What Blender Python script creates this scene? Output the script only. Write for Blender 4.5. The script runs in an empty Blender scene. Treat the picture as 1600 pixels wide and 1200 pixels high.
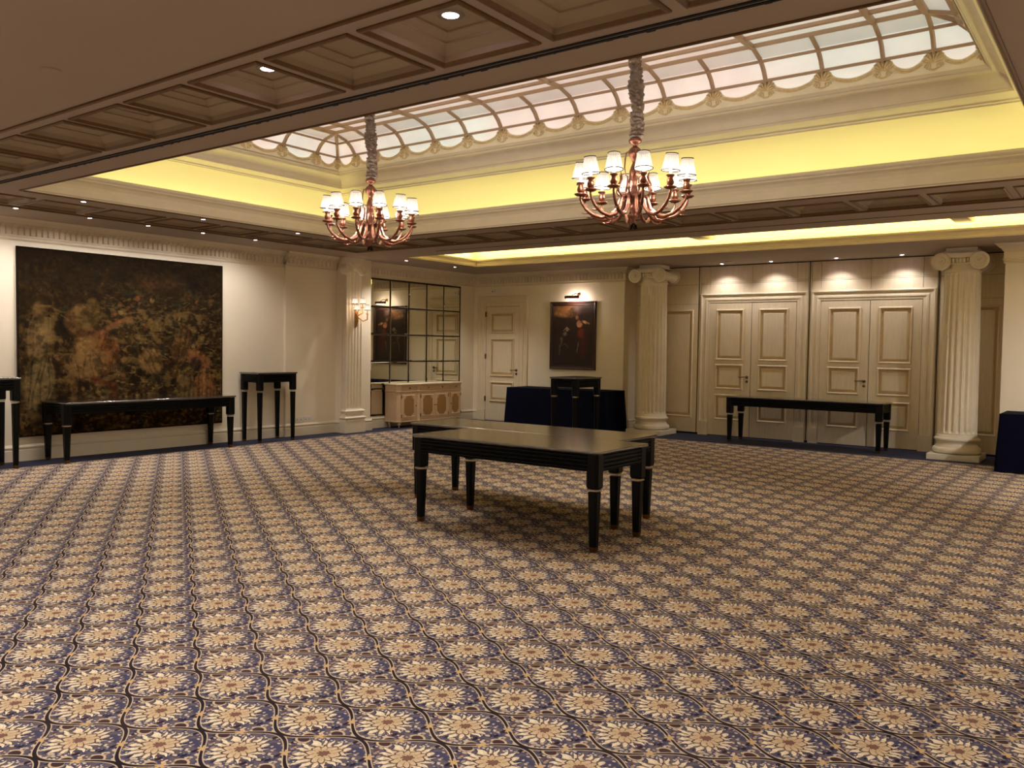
import bpy, bmesh, math, random
import numpy as np
from mathutils import Vector, Matrix
from mathutils import noise as mnoise
random.seed(7)
rng = np.random.RandomState(11)
D = bpy.data; C = bpy.context; S = C.scene; COL = S.collection
PI = math.pi

# ------------------------------------------------------------------ camera
cam_d = D.cameras.new('camera'); cam = D.objects.new('camera', cam_d); COL.objects.link(cam)
yaw, pit, rol = .63733, .04294, .014416
F_ = Vector((-math.sin(yaw)*math.cos(pit), math.cos(yaw)*math.cos(pit), -math.sin(pit)))
R_ = Vector((math.cos(yaw), math.sin(yaw), 0)); U_ = R_.cross(F_)
c_, s_ = math.cos(rol), math.sin(rol)
R2 = c_*R_ + s_*U_; U2 = -s_*R_ + c_*U_
M = Matrix((R2, U2, -F_)).transposed().to_4x4(); M.translation = Vector((0, 0, 1.5))
cam.matrix_world = M
cam_d.sensor_fit = 'HORIZONTAL'; cam_d.sensor_width = 36; cam_d.lens = 1315.9/1600*36
cam_d.clip_start = .05; cam_d.clip_end = 80
S.camera = cam
# ------------------------------------------------------------------ world, exposure
w = D.worlds.new('world'); S.world = w; w.use_nodes = True
w.node_tree.nodes['Background'].inputs[0].default_value = (1, .85, .68, 1)
w.node_tree.nodes['Background'].inputs[1].default_value = .05
S.view_settings.view_transform = 'Standard'; S.view_settings.look = 'None'
S.view_settings.gamma = 1; S.view_settings.use_curve_mapping = False
S.view_settings.exposure = 0.75
S.cycles.use_denoising = True
S.cycles.max_bounces = 10; S.cycles.diffuse_bounces = 6; S.cycles.glossy_bounces = 4
S.cycles.sample_clamp_indirect = 4; S.cycles.caustics_reflective = False; S.cycles.caustics_refractive = False

# light levels (the lamps themselves are built with the fittings below)
SKY_E = .42       # back-lit skylight glass
BULB_W = 15.5      # one chandelier bulb
COVE_W = 0.15      # hidden cove tubes, factor
CREAM_L = (1, .80, .56)

def spot(name, loc, watts, size=100, blend=.6, col=(1, .86, .72), r=.03, aim=None, parent=None):
    l = D.lights.new(name, 'SPOT'); l.energy = watts; l.spot_size = math.radians(size); l.spot_blend = blend
    l.color = col; l.shadow_soft_size = r
    o = D.objects.new(name, l); COL.objects.link(o); o.location = loc
    if aim is not None:
        o.rotation_euler = (Vector(aim)-Vector(loc)).to_track_quat('-Z', 'Y').to_euler()
    if parent: o.parent = parent
    return o
def area(name, loc, sx, sy, watts, col, rot, spread=180):
    l = D.lights.new(name, 'AREA'); l.shape = 'RECTANGLE'; l.size = sx; l.size_y = sy; l.energy = watts; l.color = col
    l.spread = math.radians(spread)
    o = D.objects.new(name, l); COL.objects.link(o); o.location = loc; o.rotation_euler = rot
    return o
def bulb(name, loc, watts, col=(1, .93, .86), r=.02, parent=None):
    l = D.lights.new(name, 'POINT'); l.energy = watts; l.color = col; l.shadow_soft_size = r
    o = D.objects.new(name, l); COL.objects.link(o); o.location = loc
    if parent: o.parent = parent
    return o
YEL = (1, .93, .38)
# tubes lying in the trough of the big cove (hidden behind its lip)
area('cove_tube', (-4.75, 8.44, 3.16), 8.4, .05, 62*COVE_W, YEL, (math.radians(180), 0, 0))
area('cove_tube', (-4.75, 3.80, 3.16), 8.4, .05, 32*COVE_W, YEL, (math.radians(180), 0, 0))
area('cove_tube', (-9.06, 6.12, 3.16), .05, 4.5, 34*COVE_W, YEL, (math.radians(180), 0, 0))
area('cove_tube', (-.49, 6.12, 3.16), .05, 4.5, 34*COVE_W, YEL, (math.radians(180), 0, 0))
# tubes of the narrow cove in front of the doors
area('cove_tube', (-4.2, 12.40, 3.10), 11.6, .05, 200*COVE_W, (1, .86, .36), (math.radians(180), 0, 0))
area('cove_tube', (-4.2, 10.32, 3.10), 11.6, .05, 180*COVE_W, (1, .86, .36), (math.radians(180), 0, 0))
area('cove_tube', (-10.07, 11.36, 3.10), .05, 2.0, 50*COVE_W, (1, .86, .36), (math.radians(180), 0, 0))

# ------------------------------------------------------------------ node helpers
def hexl(r, g, b):
    f = lambda v: ((v/255+.055)/1.055)**2.4 if v/255 > .04045 else v/255/12.92
    return (f(r), f(g), f(b), 1)
def mat(name, col, rough=.6, metal=0, spec=.5, noise=0, nscale=20, bump=0, bscale=60, stretch=None, coat=0):
    m = D.materials.new(name); m.use_nodes = True; nt = m.node_tree; b = nt.nodes['Principled BSDF']
    col = tuple(col)[:3]+(1,)
    b.inputs['Base Color'].default_value = col; b.inputs['Roughness'].default_value = rough
    b.inputs['Metallic'].default_value = metal; b.inputs['Specular IOR Level'].default_value = spec
    b.inputs['Coat Weight'].default_value = coat
    tc = nt.nodes.new('ShaderNodeTexCoord'); src = tc.outputs['Object']
    if stretch:
        mp = nt.nodes.new('ShaderNodeMapping'); mp.inputs['Scale'].default_value = stretch
        nt.links.new(src, mp.inputs[0]); src = mp.outputs[0]
    if noise:
        n = nt.nodes.new('ShaderNodeTexNoise'); n.inputs['Scale'].default_value = nscale; n.inputs['Detail'].default_value = 5
        nt.links.new(src, n.inputs['Vector'])
        mr = nt.nodes.new('ShaderNodeMapRange'); mr.inputs[1].default_value = .3; mr.inputs[2].default_value = .7
        mr.inputs[3].default_value = 1-noise; mr.inputs[4].default_value = 1+noise*.6
        nt.links.new(n.outputs[0], mr.inputs[0])
        v = nt.nodes.new('ShaderNodeVectorMath'); v.operation = 'SCALE'; v.inputs[0].default_value = col[:3]
        nt.links.new(mr.outputs[0], v.inputs['Scale']); nt.links.new(v.outputs[0], b.inputs['Base Color'])
    if bump:
        n = nt.nodes.new('ShaderNodeTexNoise'); n.inputs['Scale'].default_value = bscale; n.inputs['Detail'].default_value = 4
        nt.links.new(src, n.inputs['Vector'])
        bp = nt.nodes.new('ShaderNodeBump'); bp.inputs['Strength'].default_value = bump; bp.inputs['Distance'].default_value = .01
        nt.links.new(n.outputs[0], bp.inputs['Height']); nt.links.new(bp.outputs[0], b.inputs['Normal'])
    return m
def emis(name, col, e, rim=None):
    m = mat(name, col, .5); b = m.node_tree.nodes['Principled BSDF']
    b.inputs['Emission Color'].default_value = tuple(col)[:3]+(1,); b.inputs['Emission Strength'].default_value = e
    return m
class X:
    """tiny expression builder on Math nodes"""
    nt = None
    def __init__(s, v): s.v = v
    @staticmethod
    def op(o, *a):
        n = X.nt.nodes.new('ShaderNodeMath'); n.operation = o
        for i, q in enumerate(a):
            q = q.v if isinstance(q, X) else q
            if isinstance(q, (int, float)): n.inputs[i].default_value = q
            else: X.nt.links.new(q, n.inputs[i])
        return X(n.outputs[0])
    def __add__(s, o): return X.op('ADD', s, o)
    __radd__ = __add__
    def __sub__(s, o): return X.op('SUBTRACT', s, o)
    def __rsub__(s, o): return X.op('SUBTRACT', o, s)
    def __mul__(s, o): return X.op('MULTIPLY', s, o)
    __rmul__ = __mul__
    def __truediv__(s, o): return X.op('DIVIDE', s, o)
def fn(o): return lambda *a: X.op(o, *a)
absx, cosx, sinx, mn, mx, flo, sqrtx, atan2 = [fn(k) for k in ('ABSOLUTE', 'COSINE', 'SINE', 'MINIMUM', 'MAXIMUM', 'FLOOR', 'SQRT', 'ARCTAN2')]
def sm(x, a, b):   # smooth 0..1
    n = X.nt.nodes.new('ShaderNodeMapRange'); n.interpolation_type = 'SMOOTHSTEP'
    X.nt.links.new(x.v, n.inputs[0]); n.inputs[1].default_value = a; n.inputs[2].default_value = b
    return X(n.outputs[0])
def mixc(f, a, b):
    n = X.nt.nodes.new('ShaderNodeMix'); n.data_type = 'RGBA'
    X.nt.links.new(f.v, n.inputs[0])
    for i, q in ((6, a), (7, b)):
        if isinstance(q, tuple): n.inputs[i].default_value = q
        else: X.nt.links.new(q, n.inputs[i])
    return n.outputs[2]

# ------------------------------------------------------------------ materials
m_wall = mat('plaster_cream', hexl(232, 221, 196), .55, noise=.03, nscale=2.0, bump=.05, bscale=180)
m_mould = mat('moulding_cream', hexl(222, 210, 184), .45, noise=.04, nscale=6)
m_ceil = mat('ceiling_paint', hexl(170, 154, 138), .75, noise=.03, nscale=1.5)
m_cofin = mat('coffer_paint', hexl(166, 150, 126), .6, noise=.04, nscale=5)
m_coftr = mat('coffer_gilt_brown', hexl(104, 74, 36), .45, noise=.15, nscale=30, metal=.15)
m_cove = mat('cove_paint', hexl(222, 212, 180), .7)
m_door = mat('door_paint_cream', hexl(224, 209, 176), .42, noise=.07, nscale=9, stretch=(6, 6, .5))
m_glaze = mat('door_glaze_tan', hexl(194, 168, 118), .45, noise=.1, nscale=12)  # darker tan glaze in the sunk band of the door panels
m_dark = mat('dark_gap', (.006, .005, .004), .9)
m_black = mat('black_lacquer', (.0010, .0014, .0012), .36, spec=.18)
m_top = mat('black_lacquer_top', (.016, .013, .010), .2, spec=1.0, noise=.25, nscale=10, coat=1.0)
m_top.node_tree.nodes['Principled BSDF'].inputs['Coat IOR'].default_value = 2.0; m_top.node_tree.nodes['Principled BSDF'].inputs['Coat Roughness'].default_value = .16; m_top.node_tree.nodes['Principled BSDF'].inputs['IOR'].default_value = 1.7
m_brass = mat('brass_ring', hexl(190, 180, 155), .3, metal=1)
m_brassd = mat('brass_dull', hexl(120, 85, 45), .4, metal=1)
m_steel = mat('handle_bronze', hexl(120, 100, 75), .3, metal=1)
m_cloth = mat('navy_cloth', (.0008, .0012, .010), .9, spec=.12, noise=.3, nscale=9)
m_copper = mat('chandelier_copper', hexl(132, 84, 64), .28, metal=.85, noise=.35, nscale=45)
m_gilt = mat('sconce_gilt', hexl(200, 150, 84), .35, metal=.8, noise=.3, nscale=60)
m_shade = D.materials.new('lamp_shade_silk'); m_shade.use_nodes = True
def _sh():
    nt = m_shade.node_tree; X.nt = nt; b = nt.nodes['Principled BSDF']
    b.inputs['Base Color'].default_value = (.06, .05, .04, 1); b.inputs['Roughness'].default_value = .9; b.inputs['Specular IOR Level'].default_value = 0
    tc = nt.nodes.new('ShaderNodeTexCoord'); sp = nt.nodes.new('ShaderNodeSeparateXYZ')
    nt.links.new(tc.outputs['Object'], sp.inputs[0])
    a = atan2(X(sp.outputs[1]), X(sp.outputs[0])); pleat = sinx(a*24)*.2+.82
    z = sm(X(sp.outputs[2]), .0, .13)
    seam = 1-sm(absx(sinx(a*6)), .06, .22)
    al = seam*.18+.78
    nt.links.new(al.v, b.inputs['Alpha'])
    e = pleat*(.90-z*.36)
    b.inputs['Emission Color'].default_value = (1, .80, .62, 1); nt.links.new(e.v, b.inputs['Emission Strength'])
_sh()
m_trim = mat('shade_trim', (.006, .004, .003), .9, spec=.05)
m_bulb = emis('bulb_glow', (1, .86, .66), 1.6)
m_candle = emis('candle_sleeve', (1, .86, .72), .5)
m_sleeve = mat('cord_silk_brown', hexl(112, 92, 78), .55, noise=.35, nscale=22)
m_col = mat('column_plaster', hexl(230, 220, 196), .5, noise=.04, nscale=7)
m_white = mat('white_plastic', (.75, .72, .66), .4)
m_cab = mat('cabinet_painted_wood', hexl(214, 186, 150), .5, noise=.08, nscale=14, stretch=(3, 3, 1))
m_cabtop = mat('cabinet_top', hexl(226, 210, 174), .3, noise=.06, nscale=9)
m_grille = mat('grille_mesh', hexl(160, 122, 70), .6, noise=.25, nscale=220)
m_navyc = mat('navy_border_carpet', hexl(36, 40, 66), .95, noise=.25, nscale=60, bump=.3, bscale=400)
m_stripe = mat('carpet_edge_stripe', hexl(150, 124, 96), .95, noise=.2, nscale=80)
m_frame = mat('picture_frame_dark', hexl(58, 34, 22), .4, noise=.4, nscale=50, bump=.4, bscale=80)
m_mirror = mat('mirror_silver', (.80, .80, .70), .015, metal=1)
m_lead = mat('mirror_bar', hexl(40, 28, 20), .4, metal=.5)
m_lens = emis('lamp_lens', (1, .93, .98), 3)
m_ring = mat('lamp_ring', hexl(150, 140, 128), .4)
m_rib = mat('skylight_rib', hexl(178, 150, 122), .5, noise=.05, nscale=10)
m_crest = mat('crest_plaster', hexl(243, 234, 206), .55, noise=.06, nscale=10)
m_crestd = mat('crest_ornament', hexl(226, 204, 156), .55, noise=.15, nscale=40)
def glassmat(name, e):
    m = D.materials.new(name); m.use_nodes = True; nt = m.node_tree; X.nt = nt; b = nt.nodes['Principled BSDF']
    b.inputs['Roughness'].default_value = .25; b.inputs['Base Color'].default_value = (.5, .48, .45, 1)
    tc = nt.nodes.new('ShaderNodeTexCoord')
    n = nt.nodes.new('ShaderNodeTexNoise'); n.inputs['Scale'].default_value = .42; n.inputs['Detail'].default_value = 2
    nt.links.new(tc.outputs['Object'], n.inputs['Vector'])
    n2 = nt.nodes.new('ShaderNodeTexNoise'); n2.inputs['Scale'].default_value = 2.4; n2.inputs['Detail'].default_value = 3
    nt.links.new(tc.outputs['Object'], n2.inputs['Vector'])
    c = mixc(sm(X(n.outputs[0]), .42, .60), (.97, .76, .66, 1), (.80, .82, .70, 1))
    nt.links.new(c, b.inputs['Emission Color'])
    st = X(n2.outputs[0])*.5*e + .75*e
    nt.links.new(st.v, b.inputs['Emission Strength'])
    return m
m_glass = glassmat('skylight_glass', SKY_E)
m_glass2 = glassmat('skylight_glass_upper', SKY_E*.58)
m_glass3 = glassmat('skylight_glass_flat', SKY_E*.78)

# carpet --------------------------------------------------------------
def carpet_mat():
    m = D.materials.new('carpet_floral'); m.use_nodes = True; nt = m.node_tree; X.nt = nt
    b = nt.nodes['Principled BSDF']; b.inputs['Roughness'].default_value = .95; b.inputs['Specular IOR Level'].default_value = .1
    tc = nt.nodes.new('ShaderNodeTexCoord'); obj = tc.outputs['Object']
    sp = nt.nodes.new('ShaderNodeSeparateXYZ'); nt.links.new(obj, sp.inputs[0])
    PX, PY = .532, .331
    x = (X(sp.outputs[0])+2.063)/PX; y = (X(sp.outputs[1])-2.865)/PY
    def cell(x, y): return x-flo(x+.5), y-flo(y+.5)
    u0, v0 = cell(x, y); u1, v1 = cell(x+.5, y+.5)
    ins = X.op('LESS_THAN', absx(v0), (cosx(u0*2*PI)+1)*.25)
    u = u0*ins + u1*(1-ins); v = v0*ins + v1*(1-ins)
    qx, qy = u*PX, v*PY
    # a coordinate that repeats with the pattern: every motif alike
    cv = nt.nodes.new('ShaderNodeCombineXYZ'); nt.links.new(qx.v, cv.inputs[0]); nt.links.new(qy.v, cv.inputs[1]); rep = cv.outputs[0]
    def noise(sc, det=2, src=rep, seed=0):
        n = nt.nodes.new('ShaderNodeTexNoise'); n.inputs['Scale'].default_value = sc; n.inputs['Detail'].default_value = det
        if seed:
            mp = nt.nodes.new('ShaderNodeVectorMath'); mp.operation = 'ADD'; mp.inputs[1].default_value = (seed, seed*1.7, 0); nt.links.new(src, mp.inputs[0]); src = mp.outputs[0]
        nt.links.new(src, n.inputs['Vector']); return X(n.outputs[0])
    edge = (cosx(u*2*PI)+1)*.25 - absx(v)
    k_ = .25*2*PI*PY/PX
    slope = sqrtx(sinx(u*2*PI)*sinx(u*2*PI)*(k_*k_)+1)
    dist = edge*PY/slope
    thick = cosx(u*2*PI)*.5+.5
    wd = thick*thick*.011+.0022
    stem = 1-sm(dist-wd, 0, .002)
    cream = sm(dist-wd, -.001, .001)*(1-sm(dist-wd, .003, .0055))
    # flower
    w1 = noise(17, 2, rep, 3)-.5; w2 = noise(17, 2, rep, 7)-.5
    fx = (qx+.016)/.98+w1*.050; fy = qy/1.04+w2*.050
    r = sqrtx(fx*fx+fy*fy); a = atan2(fy, fx)
    p1 = 1-absx(sinx(a*9+.4)); p2 = absx(cosx(a*5+.9)); p3 = absx(cosx(a*4))
    R1 = p1*.030+.084+cosx(a+2.6)*.010+cosx(a*4+.6)*.007
    outer = 1-sm(r-R1, -.002, .002)
    g1 = (1-sm(p1, .03, .22))*sm(r, .062, .070)
    R2 = p2*.016+.050
    rim2 = (1-sm(absx(r-R2), .0018, .0055))
    g2 = (1-sm(p2, .05, .30))*(1-sm(r, .052, .06))*sm(r, .030, .034)
    R3 = p3*.008+.017
    core = 1-sm(r-R3, -.002, .002)
    # background
    bgn = noise(26, 2, rep, 11)
    bg = mixc(sm(bgn, .42, .58), hexl(66, 68, 94), hexl(104, 94, 100))
    away = sm(r-R1, .006, .012)
    def leaf(c, seed, sc, lo, colr, soft=.03):
        vn = nt.nodes.new('ShaderNodeTexVoronoi'); vn.inputs['Scale'].default_value = sc; vn.inputs['Randomness'].default_value = 1
        wv = nt.nodes.new('ShaderNodeVectorMath'); wv.operation = 'MULTIPLY_ADD'; wv.inputs[1].default_value = (1.0, .62, 1) if seed % 2 else (.62, 1.0, 1); wv.inputs[2].default_value = (seed*1.3, seed*.7, 0)
        nt.links.new(rep, wv.inputs[0]); nt.links.new(wv.outputs[0], vn.inputs['Vector'])
        s3 = nt.nodes.new('ShaderNodeSeparateColor'); nt.links.new(vn.outputs['Color'], s3.inputs[0])
        f = X.op('LESS_THAN', X(s3.outputs[0]), lo)*(1-sm(X(vn.outputs['Distance']), .34, .34+soft*3))*away
        return mixc(f, c, colr)
    bg = leaf(bg, 1, 40, .42, hexl(24, 18, 34))
    bg = leaf(bg, 2, 52, .52, hexl(206, 184, 154))
    bg = leaf(bg, 3, 46, .36, hexl(174, 148, 124))
    bg = leaf(bg, 5, 60, .16, hexl(104, 56, 44))
    bg = leaf(bg, 6, 84, .44, hexl(222, 204, 174))
    for (ox, oy, sg) in ((.168, -.028, 1), (-.165, .030, -1), (.10, -.105, -1)):
        cx, cy = qx-ox, qy-oy
        rc = sqrtx(cx*cx+cy*cy*1.5)
        curl = (1-sm(absx(rc-.030), .0035, .0065))*sm((cx*.5+cy)*sg+.012, -.02, .0)
        bg = mixc(1-sm(rc, .022, .028), bg, hexl(64, 42, 44)); bg = mixc(curl, bg, hexl(214, 188, 148))
    c = mixc(1-sm(r-R1, .001, .008), bg, hexl(46, 34, 44))
    petn = noise(70, 2, rep, 5)
    petc = mixc(sm(r, .03, .095), hexl(214, 182, 138), hexl(252, 234, 196))
    petc = mixc(sm(petn, .45, .65)*.55+p1*0, petc, hexl(206, 174, 132))
    c = mixc(outer, c, petc)
    c = mixc(mx(g1, g2)*outer*.85, c, hexl(48, 32, 36)); c = mixc(rim2, c, hexl(84, 56, 46)); c = mixc(core, c, hexl(132, 92, 76))
    c = mixc((1-sm(absx(r-R3), .001, .003))*.8, c, hexl(70, 44, 38))
    c = mixc(stem, c, hexl(22, 14, 24)); c = mixc(cream, c, hexl(214, 192, 156))
    for (ax, ay) in ((.25, .25), (-.25, .25), (.25, -.25), (-.25, -.25)):
        bx, by = qx-ax*PX*1.02, qy-ay*PY*1.02
        rb = sqrtx(bx*bx+by*by); ab = atan2(by, bx)
        rr = absx(cosx(ab*2.5+.6))*.017+.008
        c = mixc(1-sm(rb-rr, -.0015, .0015), c, hexl(214, 178, 122))
    n4 = noise(330, 1, obj); big = noise(1.3, 2, obj)
    c = mixc((n4-.36)*1.1, c, hexl(60, 46, 52))
    c = mixc((big-.3)*.22, c, hexl(150, 124, 108))
    nt.links.new(c, b.inputs['Base Color'])
    bp = nt.nodes.new('ShaderNodeBump'); bp.inputs['Strength'].default_value = .25; bp.inputs['Distance'].default_value = .003
    nt.links.new(n4.v, bp.inputs['Height']); nt.links.new(bp.outputs[0], b.inputs['Normal'])
    return m
m_carpet = carpet_mat()

# ------------------------------------------------------------------ mesh helpers
class MB:
    def __init__(s): s.v = []; s.f = []; s.mi = []; s.cur = 0; s.sm = []; s.smooth = False
    def add(s, vs, fs):
        n = len(s.v); s.v += [tuple(v) for v in vs]
        for f in fs: s.f.append([n+i for i in f]); s.mi.append(s.cur); s.sm.append(s.smooth)
    def box(s, x0, x1, y0, y1, z0, z1):
        v = [(x0,y0,z0),(x1,y0,z0),(x1,y1,z0),(x0,y1,z0),(x0,y0,z1),(x1,y0,z1),(x1,y1,z1),(x0,y1,z1)]
        s.add(v, [(0,3,2,1),(4,5,6,7),(0,1,5,4),(1,2,6,5),(2,3,7,6),(3,0,4,7)])
    def quad(s, a, b, c, d): s.add([a, b, c, d], [(0, 1, 2, 3)])
    def loft(s, rings, close=True, cap0=True, cap1=True):
        n = len(rings[0]); vs = [p for r in rings for p in r]; fs = []
        for i in range(len(rings)-1):
            for j in range(n if close else n-1):
                k = (j+1) % n; fs.append((i*n+j, i*n+k, (i+1)*n+k, (i+1)*n+j))
        if cap0: fs.append(tuple(range(n))[::-1])
        if cap1: fs.append(tuple((len(rings)-1)*n+i for i in range(n)))
        s.add(vs, fs)
    def lathe(s, prof, n=20, c=(0, 0), cap=True, fl=None):
        rings = []
        for r, z in prof:
            ring = []
            for i in range(n):
                a = 2*PI*i/n; rr = r*(fl(a, z) if fl else 1); ring.append((c[0]+rr*math.cos(a), c[1]+rr*math.sin(a), z))
            rings.append(ring)
        s.loft(rings, True, cap, cap)
    def tube(s, pts, rad, n=8, cap=True):
        pts = [Vector(p) for p in pts]; rings = []; up = Vector((0, 0, 1))
        nv = None
        for i, p in enumerate(pts):
            t = (pts[min(i+1, len(pts)-1)]-pts[max(i-1, 0)]).normalized()
            if nv is None:
                nv = t.cross(up) if abs(t.dot(up)) < .95 else t.cross(Vector((1, 0, 0)))
            nv = (nv - t*nv.dot(t)).normalized(); bv = t.cross(nv)
            r = rad[i] if isinstance(rad, (list, tuple)) else rad
            rings.append([p + r*(math.cos(2*PI*k/n)*nv+math.sin(2*PI*k/n)*bv) for k in range(n)])
        s.loft(rings, True, cap, cap)
    def rect_sweep(s, fmap, a0, a1, b0, b1, prof, cap=False, sides='LRBT'):
        """sweep prof [(inset, out)] round a rectangle; fmap(a, b, out) -> point"""
        n = len(prof)
        rings = [[fmap(a0+i, b0+i, o), fmap(a1-i, b0+i, o), fmap(a1-i, b1-i, o), fmap(a0+i, b1-i, o)] for i, o in prof]
        vs = [p for r in rings for p in r]; fs = []
        for i in range(n-1):
            for j in range(4):
                k = (j+1) % 4; fs.append((i*4+j, i*4+k, (i+1)*4+k, (i+1)*4+j))
        if cap: fs.append(tuple((n-1)*4+i for i in range(4)))
        s.add(vs, fs)
    def path_sweep(s, path, prof, side=1, cap=True):
        """mitred moulding: path of (x, y); prof of (out, z); out is to the left*side of travel"""
        P = [Vector(p) for p in path]; rings = []
        for i, p in enumerate(P):
            d0 = (P[i]-P[i-1]).normalized() if i else (P[1]-P[0]).normalized()
            d1 = (P[i+1]-P[i]).normalized() if i < len(P)-1 else d0
            n0 = Vector((-d0.y, d0.x))*side; n1 = Vector((-d1.y, d1.x))*side
            m = (n0+n1); m = m/m.dot(n0)
            rings.append([(p.x+m.x*o, p.y+m.y*o, z) for o, z in prof])
        s.loft(rings, False, False, False)
        if cap:
            s.add(rings[0], [tuple(range(len(prof)))]); s.add(rings[-1], [tuple(range(len(prof)))])
    def build(s, name, mats, parent=None, loc=None, recalc=True, bevel=0):
        me = D.meshes.new(name); me.from_pydata(s.v, [], s.f)
        mats = mats if isinstance(mats, (list, tuple)) else [mats]
        for m in mats: me.materials.append(m)
        me.polygons.foreach_set('material_index', s.mi); me.polygons.foreach_set('use_smooth', s.sm)
        if recalc:
            bm = bmesh.new(); bm.from_mesh(me); bmesh.ops.recalc_face_normals(bm, faces=bm.faces); bm.to_mesh(me); bm.free()
        me.update()
        o = D.objects.new(name, me); COL.objects.link(o)
        if parent: o.parent = parent
        if loc: o.location = loc
        if bevel:
            b = o.modifiers.new('bevel', 'BEVEL'); b.width = bevel; b.segments = 2; b.limit_method = 'ANGLE'
        return o
def tag(o, label=None, cat=None, group=None, kind=None):
    if label: o['label'] = label
    if cat: o['category'] = cat
    if group: o['group'] = group
    if kind: o['kind'] = kind
    return o
def empty(name, loc=(0, 0, 0), rz=0):
    o = D.objects.new(name, None); COL.objects.link(o); o.location = loc; o.rotation_euler = (0, 0, rz); o.empty_display_size = .1
    return o
def struct(o): o['kind'] = 'structure'; return o
def copy_tree(o, parent=None):
    c = o.copy(); COL.objects.link(c)
    if parent: c.parent = parent
    for ch in [q for q in D.objects if q.parent == o]: copy_tree(ch, c)
    return c

# ================================================================== SETTING
ZC = 3.0
XW = -11.13            # left wall
YP = 13.67             # wall with the painting
YD = 14.15             # wall with the double doors
XL, XR = XW, 6.0
YN = -5.0
# floor ---------------------------------------------------------------
f = MB(); f.quad((-10.55, YN, 0), (XR, YN, 0), (XR, 12.93, 0), (-10.55, 12.93, 0))
struct(f.build('floor', m_carpet))
f = MB(); f.quad((XW-.2, YN, 0), (-10.55, YN, 0), (-10.55, 14.3, 0), (XW-.2, 14.3, 0)); f.quad((-10.55, 12.93, 0), (XR, 12.93, 0), (XR, 14.3, 0), (-10.55, 14.3, 0))
struct(f.build('floor', m_navyc))
f = MB(); f.box(-10.56, -10.54, YN, 12.94, 0, .002); f.box(-10.54, XR, 12.92, 12.94, 0, .002)
struct(f.build('floor', m_stripe))

# ceiling plane with openings ----------------------------------------
CW = .61
def near_x(k): return -2.327-.70*k
cof = []          # coffers: (x0, x1, y0, y1)
for k in range(-4, 12):
    x0 = near_x(k); cof.append((x0, x0+CW, 2.83, 3.44)); cof.append((x0, x0+CW, 8.72, 9.33))
for k in range(-1, 6):
    y0 = 4.28+.74*k; cof.append((-9.98, -9.37, y0, y0+.63)); cof.append((-.10+.573, -.10+.573+CW, y0, y0+.63))
OP = (-8.97, -.60, 3.89, 8.35)      # big opening
O2 = (-9.95, 6.0, 10.43, 12.28)     # narrow cove in front of the doors
holes = cof+[OP, O2]
xs = sorted(set([XW-.2, XR]+[h[0] for h in holes]+[h[1] for h in holes])); ys = sorted(set([YN, 14.3]+[h[2] for h in holes]+[h[3] for h in holes]))
f = MB()
for i in range(len(xs)-1):
    j = 0
    while j < len(ys)-1:
        cx = (xs[i]+xs[i+1])/2; cy = (ys[j]+ys[j+1])/2
        if any(h[0] < cx < h[1] and h[2] < cy < h[3] for h in holes): j += 1; continue
        f.quad((xs[i], ys[j], ZC), (xs[i], ys[j+1], ZC), (xs[i+1], ys[j+1], ZC), (xs[i+1], ys[j], ZC)); j += 1
struct(f.build('ceiling', m_ceil, recalc=False))
# coffers
up = lambda a, b, o: (a, b, ZC+o)
for x0, x1, y0, y1 in cof:
    f = MB()
    f.cur = 1
    f.rect_sweep(up, x0-.012, x1+.012, y0-.012, y1+.012, [(0, 0), (0, -.008), (.008, -.014), (.02, -.014), (.028, -.004), (.034, .004)])
    f.cur = 0
    f.rect_sweep(up, x0, x1, y0, y1, [(.022, .004), (.024, .036), (.03, .040), (.085, .066), (.10, .066), (.10, .076), (.145, .092), (.16, .092), (.16, .102), (.20, .104)], cap=True)
    struct(f.build('trim_1', [m_cofin, m_coftr]))
# fillets around the coffered ring
f = MB()
for x0, x1, y0, y1 in ((-10.13, 1.24, 2.70, 9.44),):
    f.rect_sweep(up, x0, x1, y0, y1, [(0, 0), (0, -.012), (.012, -.018), (.024, -.012), (.024, 0)])
struct(f.build('trim_2', m_coftr))
f = MB(); f.rect_sweep(up, OP[0]-.03, OP[1]+.03, OP[2]-.03, OP[3]+.03, [(0, 0), (0, -.008), (.01, -.012), (.022, -.006), (.03, .006)])
struct(f.build('trim_3', m_coftr))
# partition tracks
f = MB(); f.box(-11.1, XR, 3.545, 3.565, ZC-.006, ZC-.001); f.box(-11.1, XR, 3.585, 3.605, ZC-.006, ZC-.001); f.box(-8.9, XR, 9.95, 9.965, ZC-.004, ZC-.001)
for i in range(60):
    x = -8+i*.13+random.uniform(-.03, .03)
    if x < -.8: f.box(x, x+random.uniform(.01, .05), 3.605, 3.605+random.uniform(.004, .012), ZC-.006, ZC-.001)
struct(f.build('trim_4', m_dark))
# big cove: lip, trough, lit wall, upper cornice
def rectpt(dx, dyn, dyf):  # helper not symmetrical on purpose
    return dx
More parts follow.
